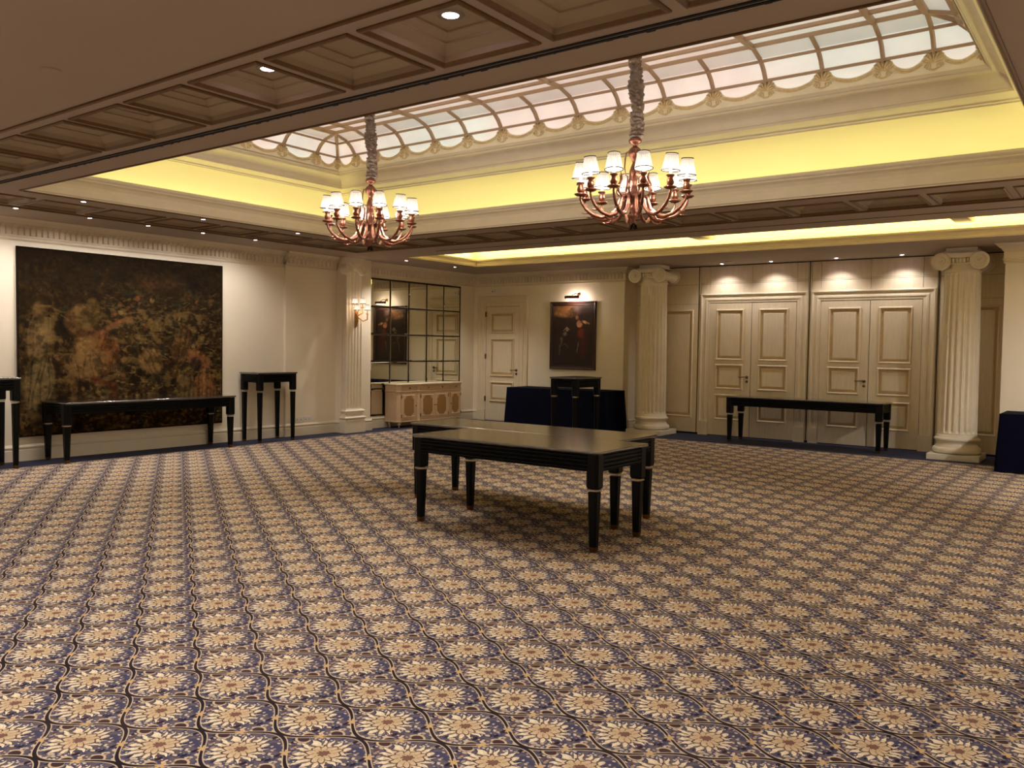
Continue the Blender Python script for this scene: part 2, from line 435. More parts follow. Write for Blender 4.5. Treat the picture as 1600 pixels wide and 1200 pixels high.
# ring with individual insets per side: (left, right, near, far) offsets from OP, positive = towards the middle
def ringpts(l, r, n, fa, z): return [(OP[0]+l, OP[2]+n, z), (OP[1]-r, OP[2]+n, z), (OP[1]-r, OP[3]-fa, z), (OP[0]+l, OP[3]-fa, z)]
def ring_loft(mb, rings):
    n = len(rings); vs = [p for r in rings for p in r]; fs = []
    for i in range(n-1):
        for j in range(4):
            k = (j+1) % 4; fs.append((i*4+j, i*4+k, (i+1)*4+k, (i+1)*4+j))
    mb.add(vs, fs)
f = MB()
lip = [(0, .0), (0, .012), (.012, .02), (.012, .095), (.004, .105), (-.012, .112), (-.02, .135), (-.006, .17), (.012, .185), (.018, .19), (.018, .205), (.028, .212), (.034, .225), (.034, .245), (.02, .252), (.0, .25), (-.02, .24), (-.02, .13), (-.2, .13)]
ring_loft(f, [ringpts(i, i, i, i, ZC+o) for i, o in lip])
struct(f.build('trim_5', m_mould))
f = MB()
LO = dict(l=-.08, r=.15, n=.15, f=.17)
cr = [ringpts(-.2, -.2, -.2, -.2, ZC+.12), ringpts(-.2, -.2, -.2, -.2, ZC+.25)]
for k in range(1, 13):
    a = k/12*PI/2; t = (1-math.cos(a))**1.15
    cr.append(ringpts(*[-.2+(LO[q]+.2)*t for q in 'lrnf'], ZC+.25+.362*math.sin(a)))
f.smooth = True; ring_loft(f, cr)
struct(f.build('wall_cove', m_cove))
# upper cornice. fractions: 0 = lower edge set, 1 = upper ring
LO = dict(l=-.08, r=.15, n=.15, f=.17); HI = dict(l=.15, r=.46, n=.46, f=.47)
def up_ring(t, z): return ringpts(*[LO[k]+(HI[k]-LO[k])*t for k in 'lrnf'], z)
def low_ring(t, z): return ringpts(*[-.14+(LO[k]+.14)*t for k in 'lrnf'], z)
f = MB()
rings = [up_ring(-.05, 3.63), up_ring(0, 3.60), up_ring(.02, 3.612), up_ring(.08, 3.618), up_ring(.08, 3.63), up_ring(.16, 3.64), up_ring(.44, 3.665), up_ring(.44, 3.69)]
for i in range(9):
    t = i/8; a = t*PI/2
    rings.append(up_ring(.48+.42*(1-math.cos(a)), 3.692+.12*math.sin(a)))
rings += [up_ring(.92, 3.815), up_ring(.92, 3.832), up_ring(.97, 3.835), up_ring(1.0, 3.85), up_ring(1.0, 3.868)]
ring_loft(f, rings)
struct(f.build('trim_6', m_mould))
# skylight: crest board, ribs, glass
SX0, SX1 = OP[0]+.13, OP[1]-.46; SY0, SY1 = OP[2]+.46, OP[3]-.47
ZB = 3.862
vp = [(0.0, .0), (.012, .10), (.03, .18), (.10, .27), (.19, .335), (.40, .39)]     # inset, rise of the curved edge
def vpt(t):     # point on curve 0..1 ; t by index
    i = min(int(t), len(vp)-2); a = t-i
    return (vp[i][0]*(1-a)+vp[i+1][0]*a, vp[i][1]*(1-a)+vp[i+1][1]*a)
def sky_ring(inset, z): return [(SX0+inset, SY0+inset, z), (SX1-inset, SY0+inset, z), (SX1-inset, SY1-inset, z), (SX0+inset, SY1-inset, z)]
def glass_rings(t0, t1, off=.02):
    r = []
    for k in range(5):
        i, z = vpt(t0+(t1-t0)*k/4); r.append(sky_ring(i-off, ZB+z+off*.5))
    return r
f = MB(); ring_loft(f, glass_rings(0, 4, .012)); f.smooth = False
g = f
win = empty('window_1'); win['kind'] = 'structure'
f.build('pane', m_glass, win, recalc=False)
f = MB(); ring_loft(f, glass_rings(4, 5, .012)); f.build('pane', m_glass2, win, recalc=False)
f = MB(); zt = ZB+.402; i0 = .39
f.quad((SX0+i0, SY0+i0, zt), (SX1-i0, SY0+i0, zt), (SX1-i0, SY1-i0, zt), (SX0+i0, SY1-i0, zt)); f.build('pane', m_glass3, win, recalc=False)
# ribs positions along X (shell centres) and along Y
shx = [-1.10, -1.46, -1.86]+[-2.375-.5195*k for k in range(12)]+[-8.46, -8.82]
shx[0] = SX1; shx[-1] = SX0
span = SY1-SY0
shy = [SY1-.0, SY1-.40]+[SY1-.40-(span-.80)/5*k for k in range(1, 5)]+[SY0+.40, SY0]
f = MB(); f.cur = 0
def rib_curve(fp, wv, depth=.035, wd=.02, t1=5):
    """fp(inset, z)->point; wv = unit vector across the rib"""
    wv = Vector(wv); L = []; t = 0
    ts = [1.75+(t1-1.75)*k/14 for k in range(15)]
    pts = [Vector(fp(*vpt(t))) for t in ts]
    ins = [Vector(fp(vpt(t)[0]+depth*.8, vpt(t)[1]-depth*.55)) for t in ts]
    rings = [[p-wv*wd, p+wv*wd, q+wv*wd*.55, q-wv*wd*.55] for p, q in zip(pts, ins)]
    f.loft(rings)
for x in shx[1:-1]:
    rib_curve(lambda i, z: (x, SY1-i, ZB+z), (1, 0, 0)); rib_curve(lambda i, z: (x, SY0+i, ZB+z), (1, 0, 0))
for y in shy[1:-1]:
    rib_curve(lambda i, z: (SX0+i, y, ZB+z), (0, 1, 0)); rib_curve(lambda i, z: (SX1-i, y, ZB+z), (0, 1, 0))
for sx, sy, X0, Y0 in ((1, -1, SX0, SY1), (-1, -1, SX1, SY1), (1, 1, SX0, SY0), (-1, 1, SX1, SY0)):   # hip ribs
    rib_curve(lambda i, z: (X0+sx*i, Y0+sy*i, ZB+z), Vector((sx, -sy, 0)).normalized(), wd=.022)
# purlins
for t, wz in ((2.0, .014), (3.75, .014), (5, .022)):
    i, z = vpt(t)
    ring_loft(f, [sky_ring(i-.004, ZB+z-wz), sky_ring(i+.03, ZB+z-wz-.008), sky_ring(i+.034, ZB+z+wz*.4-.004), sky_ring(i+.004, ZB+z+wz)])
# flat bars
zf0, zf1 = ZB+.362, ZB+.40
for x in [shx[1]]+shx[2:-2:2]+[shx[-2]]:
    f.box(x-.022, x+.022, SY0+.39, SY1-.39, zf0, zf1)
for y in (SY0+.62, SY1-.62):
    f.box(SX0+.39, SX1-.39, y-.02, y+.02, zf0+.01, zf1)
f.box(SX0+.39, SX1-.39, (SY0+SY1)/2-.03, (SY0+SY1)/2+.03, zf0, zf1)
f.build('window_frame', m_rib, win, recalc=True)
# crest: scalloped board with shells and festoons
def crest(mb, fmap, centres, ends):
    """fmap(s, h, o): s along, h height, o out into the room"""
    cs = sorted(centres); H0 = 0
    pts = []      # upper outline
    for a, b in zip(cs[:-1], cs[1:]):
        d = b-a; hw = min(.098, d*.25)
        for k in range(0, 25):
            s = a+d*k/24.0; u = (s-a); v = (b-s)
            if min(u, v) < hw: e_ = min(u, v)/hw; h = .115+.095*(1-e_**1.3)+.006*abs(math.sin(e_*7))
            else:
                q = (s-a-hw)/(d-2*hw); h = .072+.043*(abs(2*q-1)**2.0)
            pts.append((s, h))
    n = len(pts)
    front = [fmap(s, h, .012) for s, h in pts]; back = [fmap(s, h, .0) for s, h in pts]
    fb = [fmap(s, 0, .012) for s, h in pts]; bb = [fmap(s, 0, 0) for s, h in pts]
    vs = front+back+fb+bb; fs = []
    for i in range(n-1):
        fs += [(i, i+1, 2*n+i+1, 2*n+i), (i, n+i, n+i+1, i+1), (n+i, 3*n+i, 3*n+i+1, n+i+1)]
    mb.cur = 0; mb.add(vs, fs)
    mb.cur = 1
    for c0 in cs:     # shell petals + volutes
        for k in range(-3, 4):
            a = k*.42; L = .115-.012*abs(k)
            ps = [fmap(c0+math.sin(a)*L*t+math.sin(a)*.012, .085+math.cos(a)*L*t*1.02, .016+.016*math.sin(PI*t)) for t in (0, .35, .7, 1.0)]
            mb.tube(ps, [.004, .009, .011, .004], 6)
        for sg in (-1, 1):
            ps = []
            for q in range(14):
                a = q*.62; r = .030*(1-q/16)
                ps.append(fmap(c0+sg*(.045+r*math.cos(a)), .052+r*math.sin(a), .018))
            mb.tube(ps, .0065, 5)
        mb.tube([fmap(c0-.03, .03, .016), fmap(c0, .022, .022), fmap(c0+.03, .03, .016)], .008, 6)
    for a, b in zip(cs[:-1], cs[1:]):     # festoons
        d = b-a
        for q, (h0, dp) in enumerate(((.085, .040), (.068, .040))):
            ps = []
            for k in range(11):
                t = k/10; ps.append(fmap(a+.085+(d-.17)*t, h0+.01-dp*math.sin(PI*t), .016))
            if d > .3: mb.tube(ps, [.004]+[.0075]*9+[.004], 5)
f = MB()
crest(f, lambda s, h, o: (s, SY1-.008-o, ZB+h), shx, None)
crest(f, lambda s, h, o: (s, SY0+.008+o, ZB+h), shx, None)
crest(f, lambda s, h, o: (SX0+.008+o, s, ZB+h), shy, None)
crest(f, lambda s, h, o: (SX1-.008-o, s, ZB+h), shy, None)
struct(f.build('trim_7', [m_crest, m_crestd]))
# narrow cove
f = MB()
lip2 = [(0, 0), (0, .01), (.01, .018), (.01, .03), (-.006, .045), (-.012, .06), (.0, .085), (.02, .095), (.03, .10), (.03, .125), (.02, .13), (-.01, .125), (-.01, .07), (-.24, .07)]
ring = lambda i, z: [(O2[0]+i, O2[2]+i, z), (O2[1]+.5, O2[2]+i, z), (O2[1]+.5, O2[3]-i, z), (O2[0]+i, O2[3]-i, z)]
ring_loft(f, [ring(i, ZC+o) for i, o in lip2])
struct(f.build('trim_8', m_mould))
f = MB(); ring_loft(f, [ring(i, ZC+o) for i, o in ((-.24, .05), (-.24, .22), (-.2, .27), (-.12, .29))])
f.quad((O2[0]-.12, O2[2]-.12, ZC+.29), (XR+.5, O2[2]-.12, ZC+.29), (XR+.5, O2[3]+.12, ZC+.29), (O2[0]-.12, O2[3]+.12, ZC+.29))
xs_ = [-9.6, -8.75, -8.5, -5.95, -5.7, -3.2, -2.95, -2.0, -1.75, .75]
dn = lambda a, b, o: (a, b, ZC+.29-o)
for a, b in ((-9.45, -8.6), (-8.35, -5.6), (-5.2, -2.1), (-1.6, 1.5), (1.9, 4.9)):
    f.rect_sweep(dn, a, b, 10.85, 11.9, [(0, 0), (0, .03), (.03, .04), (.06, .02), (.07, 0)])
f.box(-5.5, -5.3, 10.3, 12.4, ZC+.2, ZC+.29); f.box(-1.95, -1.75, 10.3, 12.4, ZC+.2, ZC+.29)
struct(f.build('ceiling', m_cove))

# walls ----------------------------------------------------------------
def wallq(name, pts, m, z0=0, z1=ZC):
    f = MB()
    for (a, b) in zip(pts[:-1], pts[1:]): f.quad((a[0], a[1], z0), (b[0], b[1], z0), (b[0], b[1], z1), (a[0], a[1], z1))
    return struct(f.build(name, m))
XM = XW                     # mirror wall
wallq('wall_left', [(XW, YN), (XW, 8.79), (XW+.05, 8.79), (XW+.05, 9.85), (-10.93, 9.85), (-10.93, 10.53), (XW, 10.53), (XW, YP)], m_wall)
wallq('wall_painting', [(XW, YP), (-7.58, YP), (-7.58, YD+.0)], m_wall)
wallq('wall_right', [(-1.47, YD), (-1.47, 13.15), (XR, 13.15)], m_wall)
wallq('wall_back', [(-7.58, YD+.02), (-1.47, YD+.02)], m_dark)
wallq('wall_near', [(XW-.2, YN), (XR, YN)], m_wall)
wallq('wall_side', [(XR, YN), (XR, 14.3)], m_wall)
# cornices
corn = [(.0, 2.735), (.02, 2.735), (.026, 2.75), (.014, 2.762), (.014, 2.775), (.03, 2.78), (.03, 2.797), (.018, 2.802), (.018, 2.895), (.03, 2.90), (.035, 2.91), (.05, 2.935), (.08, 2.955), (.088, 2.958), (.088, 2.972), (.10, 2.978), (.125, 2.995), (.125, 3.0)]
cornM = [(.0, 2.765)]+[(o, 2.765+(z-2.735)*.235/.265) for o, z in corn[1:]]
def reeds(mb, p0, p1, n, z0=2.80, z1=2.893, off=.018, pitch=.062, leaf=True):
    p0 = Vector(p0); p1 = Vector(p1); d = p1-p0; L = d.length; d /= L; n = Vector(n)
    k = int(L/pitch)
    for i in range(k):
        c = p0+d*(L*(i+.5)/k); w = pitch*.30
        a = c-d*w+n*off; b = c+d*w+n*off; a2 = c-d*w*.6+n*(off+.028); b2 = c+d*w*.6+n*(off+.028)
        lo = [(a.x, a.y, z0), (a2.x, a2.y, z0), (b2.x, b2.y, z0), (b.x, b.y, z0)]
        hi = [(p[0], p[1], z1) for p in lo]
        mb.loft([lo, hi])
        if leaf:    # small leaf tip over each reed
            e = c+n*(off+.02); q = n*.02
            mb.tube([(e.x, e.y, z1-.012), (e.x+q.x, e.y+q.y, z1+.012), (e.x+q.x*2, e.y+q.y*2, z1+.03)], [.006, .015, .009], 5)
f = MB()
f.path_sweep([(XW, YN), (XW, 8.79)], corn, -1); reeds(f, (XW, 0), (XW, 8.75), (1, 0), pitch=.07)
struct(f.build('trim_9', m_mould))
f = MB()
f.path_sweep([(XW+.05, 8.76), (XW+.05, 9.84)], cornM, -1); reeds(f, (XW+.05, 8.80), (XW+.05, 9.84), (1, 0), z0=2.82, z1=2.905, pitch=.085)
f.path_sweep([(XW, 10.53), (XW, YP), (-7.58, YP), (-7.58, YD)], corn, -1)
reeds(f, (XW, 10.6), (XW, YP-.05), (1, 0), pitch=.08); reeds(f, (XW+.05, YP), (-7.6, YP), (0, -1), pitch=.075)
f.path_sweep([(-1.47, YD), (-1.47, 13.15), (XR, 13.15)], corn, -1)
struct(f.build('trim_10', m_mould))
# mid vertical groove lines by the pier are just the wall jog; baseboards
base = [(.0, 0), (.028, 0), (.028, .135), (.02, .145), (.02, .155), (.03, .162), (.032, .178), (.018, .19), (.012, .20), (0, .205)]
f = MB(); f.path_sweep([(XW, YN), (XW, 8.79), (XW+.05, 8.79), (XW+.05, 9.85), (-10.93, 9.85), (-10.93, 10.53), (XW, 10.53), (XW, YP), (-11.0, YP)], base, -1)
struct(f.build('baseboard_left', m_mould))
f = MB(); f.path_sweep([(-9.74, YP), (-7.58, YP), (-7.58, YD)], base, -1); struct(f.build('baseboard_painting', m_mould))
f = MB(); f.path_sweep([(-1.47, YD), (-1.47, 13.15), (XR, 13.15)], base, -1); struct(f.build('baseboard_right', m_mould))

# ---------------------------------------------------------------- doors
def fy(y0): return lambda a, b, o: (a, y0-o, b)
def panel_board(mb, y, x0, x1, z0, z1, th=.03):
    mb.box(x0, x1, y-th, y, z0, z1)
def moulded_panel(mb, y, x0, x1, z0, z1):
    """picture moulding standing on the board, field sunk"""
    mb.cur = 0
    mb.rect_sweep(fy(y), x0, x1, z0, z1, [(-.008, 0), (-.006, .018), (.004, .028), (.014, .028), (.022, .016)])
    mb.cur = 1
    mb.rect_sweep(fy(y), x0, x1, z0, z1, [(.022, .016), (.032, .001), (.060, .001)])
    mb.cur = 0
    mb.rect_sweep(fy(y), x0, x1, z0, z1, [(.060, .001), (.072, .012), (.078, .013)], cap=True)
YF = YD
PZ = ((1.34, 2.22), (.83, 1.26), (.29, .73))
def lever(parent, x, y, z, sgn, name='handle'):
    f = MB(); f.smooth = True
    f.tube([(x, y, z), (x, y-.012, z)], .026, 14); f.tube([(x, y-.01, z), (x, y-.05, z)], .009, 8)
    f.tube([(x, y-.05, z), (x+sgn*.04, y-.055, z+.004), (x+sgn*.11, y-.052, z-.004), (x+sgn*.135, y-.045, z+.003)], [.010, .008, .008, .006], 8)
    f.tube([(x, y, z-.075), (x, y-.012, z-.075)], .022, 14)
    o = f.build(name, m_steel, parent); return o
def double_door(n, xo0, xo1, xl0, xm0, xm1, xl1):
    d = empty('door_%d' % n, (0, 0, 0)); d['kind'] = 'structure'
    # casing
    f = MB()
    def casing(x0, x1, flip):
        pr = [(0, 0), (0, .036), (.018, .044), (.03, .04), (.035, .026), (.05, .022), (.075, .02), (.082, .028), (.105, .030), (.11, .022), (.145, .018), (.15, .004)]
        w = x1-x0
        for (a, oa), (b, ob) in zip(pr[:-1], pr[1:]):
            a *= w/.15; b *= w/.15
            if flip: a, b = w-a, w-b
            f.quad((x0+a, YF-oa, .25), (x0+b, YF-ob, .25), (x0+b, YF-ob, 2.34+abs((w if flip else 0)-0)*0), (x0+a, YF-oa, 2.34))
    # left, right and head casing as one mitred sweep open at the foot
    prof = [(0, 0), (0, .036), (.018, .044), (.03, .04), (.035, .026), (.05, .022), (.075, .020), (.082, .028), (.105, .030), (.11, .022), (.145, .018), (.15, .004)]
    wl = xl0-xo0; wr = xo1-xl1; wt = .17
    rings = []
    for i, o in prof:
        t = i/.15
        rings.append([(xo0+wl*t, YF-o, .0), (xo0+wl*t, YF-o, 2.51-wt*t), (xo1-wr*t, YF-o, 2.51-wt*t), (xo1-wr*t, YF-o, .0)])
    f.loft(rings, False, False, False)
    f.box(xo0+.004, xl0, YF-.046, YF, 0, .25); f.box(xl1, xo1-.004, YF-.046, YF, 0, .25)
    f.build('door_frame', [m_door, m_glaze], d)
    for (a, b, hs) in ((xl0+.004, xm0, 1), (xm1, xl1-.004, 0)):
        f = MB(); panel_board(f, YF, a, b, .012, 2.335, .012)
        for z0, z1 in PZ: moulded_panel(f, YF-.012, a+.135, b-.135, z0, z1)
        leaf = f.build('door_leaf', [m_door, m_glaze], d)
        if hs: lever(leaf, b-.055, YF-.012, 1.05, -1, 'door_handle')
    # head boards above the casing
    f = MB()
    cuts = [xo0, xl0, (xm0+xm1)/2, xl1, xo1]
    for a, b in zip(cuts[:-1], cuts[1:]):
        for z0, z1 in ((2.513, 2.675), (2.68, 2.70), (2.704, 2.985)):
            f.box(a+.003, b-.003, YF-.012, YF+.01, z0, z1)
    f.build('door_head', m_door, d)
    return d
double_door(1, -6.29, -4.40, -6.12, -5.355, -5.345, -4.58)
double_door(2, -4.34, -2.46, -4.19, -3.425, -3.415, -2.66)
f = MB()
for a, b in ((-7.58, -6.33), (-2.42, -1.47)):
    f.cur = 0
    for z0, z1 in ((.03, 2.33), (2.334, 2.675), (2.68, 2.985)): f.box(a+.003, b-.003, YF-.012, YF+.01, z0, z1)
    if a < -5: moulded_panel(f, YF-.012, -7.0, -6.43, .30, 2.22)
    else: moulded_panel(f, YF-.012, -2.30, -1.62, .30, 2.22)
f.cur = 0
f.box(-6.327, -6.297, YF-.008, YF+.01, .03, 2.985); f.box(-4.397, -4.345, YF-.006, YF+.01, .03, 2.985); f.box(-2.455, -2.423, YF-.006, YF+.01, .03, 2.985)
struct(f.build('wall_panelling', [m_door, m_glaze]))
# thin dark joints between the units
f = MB()
for x in (-6.33, -4.375, -2.44): f.box(x-.006, x+.006, YF-.014, YF, 0, 2.99)
struct(f.build('trim_11', m_dark))
# small door in the painting wall
d3 = empty('door_3'); d3['kind'] = 'structure'
def small_door():
    xo0, xo1, xl0, xl1, Y = -11.0, -9.74, -10.80, -9.95, YP
    f = MB(); prof = [(0, 0), (0, .03), (.02, .04), (.05, .034), (.055, .02), (.10, .018), (.105, .028), (.13, .028), (.14, .016), (.20, .012), (.20, -.0)]
    rings = []
    for i, o in prof:
        rings.append([(xo0+i, Y-o, 0), (xo0+i, Y-o, 2.55-i*1.05), (xo1-i*1.05, Y-o, 2.55-i*1.05), (xo1-i*1.05, Y-o, 0)])
    f.loft(rings, False, False, False); f.box(xo0, xl0, Y-.045, Y, 0, .22); f.box(xl1, xo1, Y-.045, Y, 0, .22)
    f.build('door_frame', [m_door, m_glaze], d3)
    f = MB(); f.box(xl0+.004, xl1-.004, Y-.008, Y+.01, .012, 2.335)
    for z0, z1 in ((1.80, 2.20), (.92, 1.68), (.40, .80)): moulded_panel(f, Y-.008, xl0+.13, xl1-.13, z0, z1)
    leaf = f.build('door_leaf', [m_door, m_glaze], d3)
    lever(leaf, xl1-.06, Y-.008, 1.05, -1, 'door_handle')
    for z in (.45, 1.32, 2.18):
        f = MB(); f.box(xl0-.012, xl0+.014, Y-.03, Y-.008, z-.05, z+.05); f.build('hinge', m_brassd, leaf)
    f = MB()
    for a, b, z0, z1 in ((xl0-.001, xl1+.001, 2.335, 2.342), (xl1-.004, xl1+.002, 0, 2.34), (xl0-.002, xl0+.004, 0, 2.34)): f.box(a, b, Y-.009, Y, z0, z1)
    f.build('door_gap', m_dark, d3)
small_door()

# ================================================================== THINGS
# ---------------------------------------------------------------- columns
def flutes(n, depth):
    def g(a, z):
        t = (a*n/(2*PI)) % 1.0
        return 1 - depth*math.sin(PI*min(1, max(0, (t-.14)/.72)))**.8 if .14 < t < .86 else 1
    return g
def volute(mb, cx, cz, y0, y1, r, sgn):
    """disc of a volute with a raised spiral on its front (y0)"""
    n = 28
    mb.smooth = False
    for ya, yb, rr in ((y0, y0+.035, r), (y1-.035, y1, r)):
        mb.loft([[(cx+rr*math.cos(2*PI*k/n), ya, cz+rr*math.sin(2*PI*k/n)) for k in range(n)], [(cx+rr*math.cos(2*PI*k/n), yb, cz+rr*math.sin(2*PI*k/n)) for k in range(n)]])
    # bolster
    rings = []
    for q in range(9):
        t = q/8; rr = r*(.88-.28*math.sin(PI*t)); yy = y0+.03+(y1-y0-.06)*t
        rings.append([(cx+rr*math.cos(2*PI*k/n), yy, cz+rr*math.sin(2*PI*k/n)) for k in range(n)])
    mb.smooth = True; mb.loft(rings)
    for ys, dy in ((y0, -1), (y1, 1)):
        pts = []; rad = []
        for q in range(46):
            a = q*.36; rr = r*(.96-.80*(q/45)**.8)
            pts.append((cx+sgn*rr*math.cos(PI/2-a)*-1, ys+dy*.006, cz+rr*math.sin(PI/2-a))); rad.append(.0135*(1-.45*q/45))
        mb.tube(pts, rad, 5); mb.tube([(cx, ys, cz), (cx, ys+dy*.016, cz)], [.018, .012], 10)
    mb.smooth = False
def column(x, y, label):
    c = empty('fluted_column', (x, y, 0)); tag(c, label, 'column', 'ionic columns beside the double doors')
    f = MB(); f.box(-.335, .335, -.335, .335, .0, .085); f.build('plinth', m_col, c, bevel=.006)
    f = MB(); f.smooth = True
    pr = [(.315, .085)]
    for k in range(9): a = -PI/2+PI*k/8; pr.append((.285+.035*math.cos(a), .13+.045*math.sin(a)))
    pr += [(.28, .178), (.28, .19), (.268, .20), (.258, .225), (.262, .245), (.275, .255), (.275, .262)]
    for k in range(9): a = -PI/2+PI*k/8; pr.append((.272+.024*math.cos(a), .288+.026*math.sin(a)))
    pr += [(.268, .316), (.268, .33), (.26, .345), (.255, .36)]
    f.lathe(pr, 40); f.build('column_base', m_col, c)
    f = MB(); g = flutes(20, .17)
    n = 20*10; zs = [(.256, .36), (.256, .375), (.255, .39), (.2545, .41), (.250, 1.0), (.244, 1.7), (.236, 2.3), (.234, 2.62), (.234, 2.65), (.234, 2.665)]
    rings = []
    for i, (r, z) in enumerate(zs):
        d = 0 if i in (0, 1, 8, 9) else (.5 if i in (2, 7) else 1)
        rings.append([(r*(1-(1-g(2*PI*k/n, z))*d)*math.cos(2*PI*k/n), r*(1-(1-g(2*PI*k/n, z))*d)*math.sin(2*PI*k/n), z) for k in range(n)])
    f.loft(rings); f.build('shaft', m_col, c)
    cap = MB()
    cap.smooth = True; cap.lathe([(.234, 2.66), (.248, 2.668), (.248, 2.68), (.234, 2.69), (.234, 2.84)], 36); cap.smooth = False
    r = .124
    for sx in (-1, 1): volute(cap, sx*.240, 2.805, -.285, .285, r, sx)
    # cushion joining the volutes, front and back
    for ys in (-1, 1):
        n = 14; lo = []; hi = []
        for k in range(n+1):
            t = k/n; xx = -.24+.48*t; s = math.sin(PI*t)
            lo.append((xx, ys*.282, 2.865-.012*s)); hi.append((xx, ys*.282, 2.923-.006*s))
        for k in range(n):
            a, b, c2, d2 = lo[k], lo[k+1], hi[k+1], hi[k]
            q = [(p[0], ys*.235, p[2]) for p in (a, b, c2, d2)]
            cap.add([a, b, c2, d2]+q, [(0, 1, 2, 3), (4, 7, 6, 5), (0, 4, 5, 1), (3, 2, 6, 7)])
        for k in range(7):      # egg and dart
            xx = -.14+.28*k/6; cap.smooth = True
            cap.tube([(xx, ys*.235, 2.79), (xx, ys*.25, 2.82), (xx, ys*.25, 2.85)], [.008, .019, .012], 7); cap.smooth = False
        cap.tube([(-.13, ys*.225, 2.775), (.13, ys*.225, 2.775)], .010, 6)
    co = cap.build('capital', m_col, c)
    f = MB(); f.box(-.225, .225, -.225, .225, 2.925, 2.95); f.box(-.20, .20, -.20, .20, 2.95, 2.999); f.build('abacus', m_col, c, bevel=.006)
column(-6.96, 13.62, 'fluted white column with scroll capital left of the double doors, by the painting wall corner')
column(-2.03, 13.50, 'fluted white column with scroll capital right of the double doors, by the navy draped table')

# pilaster with square base
def pilaster():
    c = empty('fluted_pilaster', (-10.928, 0, 0)); tag(c, 'flat fluted pilaster with scroll capital between tapestry wall and mirror', 'pilaster')
    y0, y1 = 9.865, 10.235
    f = MB()   # shaft: box with grooves on its front
    n = 5; w = (y1-y0); pitch = w/n; pts = [(0, y0), (.10, y0)]
    f.smooth = False
    prof = [(0, y0), (.085, y0), (.095, y0+.008)]
    for k in range(n):
        a = y0+.012+(w-.024)*k/n; b = y0+.012+(w-.024)*(k+1)/n; m = (b-a)
        prof += [(.095, a+m*.12), (.088, a+m*.16), (.079, a+m*.35), (.077, a+m*.5), (.079, a+m*.65), (.088, a+m*.84), (.095, a+m*.88)]
    prof += [(.095, y1-.008), (.085, y1), (0, y1)]
    f.loft([[(x, y, z) for x, y in prof] for z in (.42, 2.76)]); f.build('shaft', m_col, c)
    f = MB()
    def lay(e, x, z0, z1): f.box(0, x, y0-e, y1+e, z0, z1)
    f.box(0, .135, y0-.05, y1+.05, .0, .20)
    rings = []
    def sq(x, e, z): return [(0, y0-e, z), (x, y0-e, z), (x, y1+e, z), (0, y1+e, z)]
    pr = [(.135, .05, .20), (.125, .04, .215)]+[(.115+.035*math.sin(PI*k/6), .03+.035*math.sin(PI*k/6), .225+.06*k/6) for k in range(7)]
    pr += [(.11, .02, .29), (.103, .012, .31), (.106, .014, .335), (.115, .024, .345)]+[(.115+.022*math.sin(PI*k/6), .024+.022*math.sin(PI*k/6), .35+.04*k/6) for k in range(7)]+[(.10, .006, .40), (.096, .0, .42)]
    f.loft([sq(*p) for p in pr]); f.build('pilaster_base', m_col, c)
    cap = MB(); r = .095
    for sgn, yc in ((-1, y0+.02), (1, y1-.02)):
        n = 22
        rings = [[(x, yc+r*math.cos(2*PI*k/n), 2.80+r*math.sin(2*PI*k/n)) for k in range(n)] for x in (.0, .145)]
        cap.loft(rings)
        pts = []; rad = []
        for q in range(34):
            a = q*.42; rr = r*(.95-.8*(q/33)**.85); pts.append((.15, yc+sgn*rr*math.cos(PI/2+a), 2.80+rr*math.sin(PI/2+a))); rad.append(.011*(1-.4*q/33))
        cap.tube(pts, rad, 5); cap.tube([(.145, yc, 2.80), (.165, yc, 2.80)], [.016, .01], 8)
    cap.box(0, .11, y0+.02, y1-.02, 2.765, 2.86); cap.box(0, .128, y0+.01, y1-.01, 2.858, 2.882)
    for k in range(5): yy = y0+.09+k*(y1-y0-.18)/4; cap.tube([(.11, yy, 2.79), (.12, yy, 2.825)], [.01, .018], 6)
    cap.build('capital', m_col, c)
    f = MB(); f.box(0, .13, y0-.04, y1+.04, 2.882, 2.90); f.box(0, .12, y0-.03, y1+.03, 2.90, 2.999); f.build('abacus', m_col, c)
pilaster()

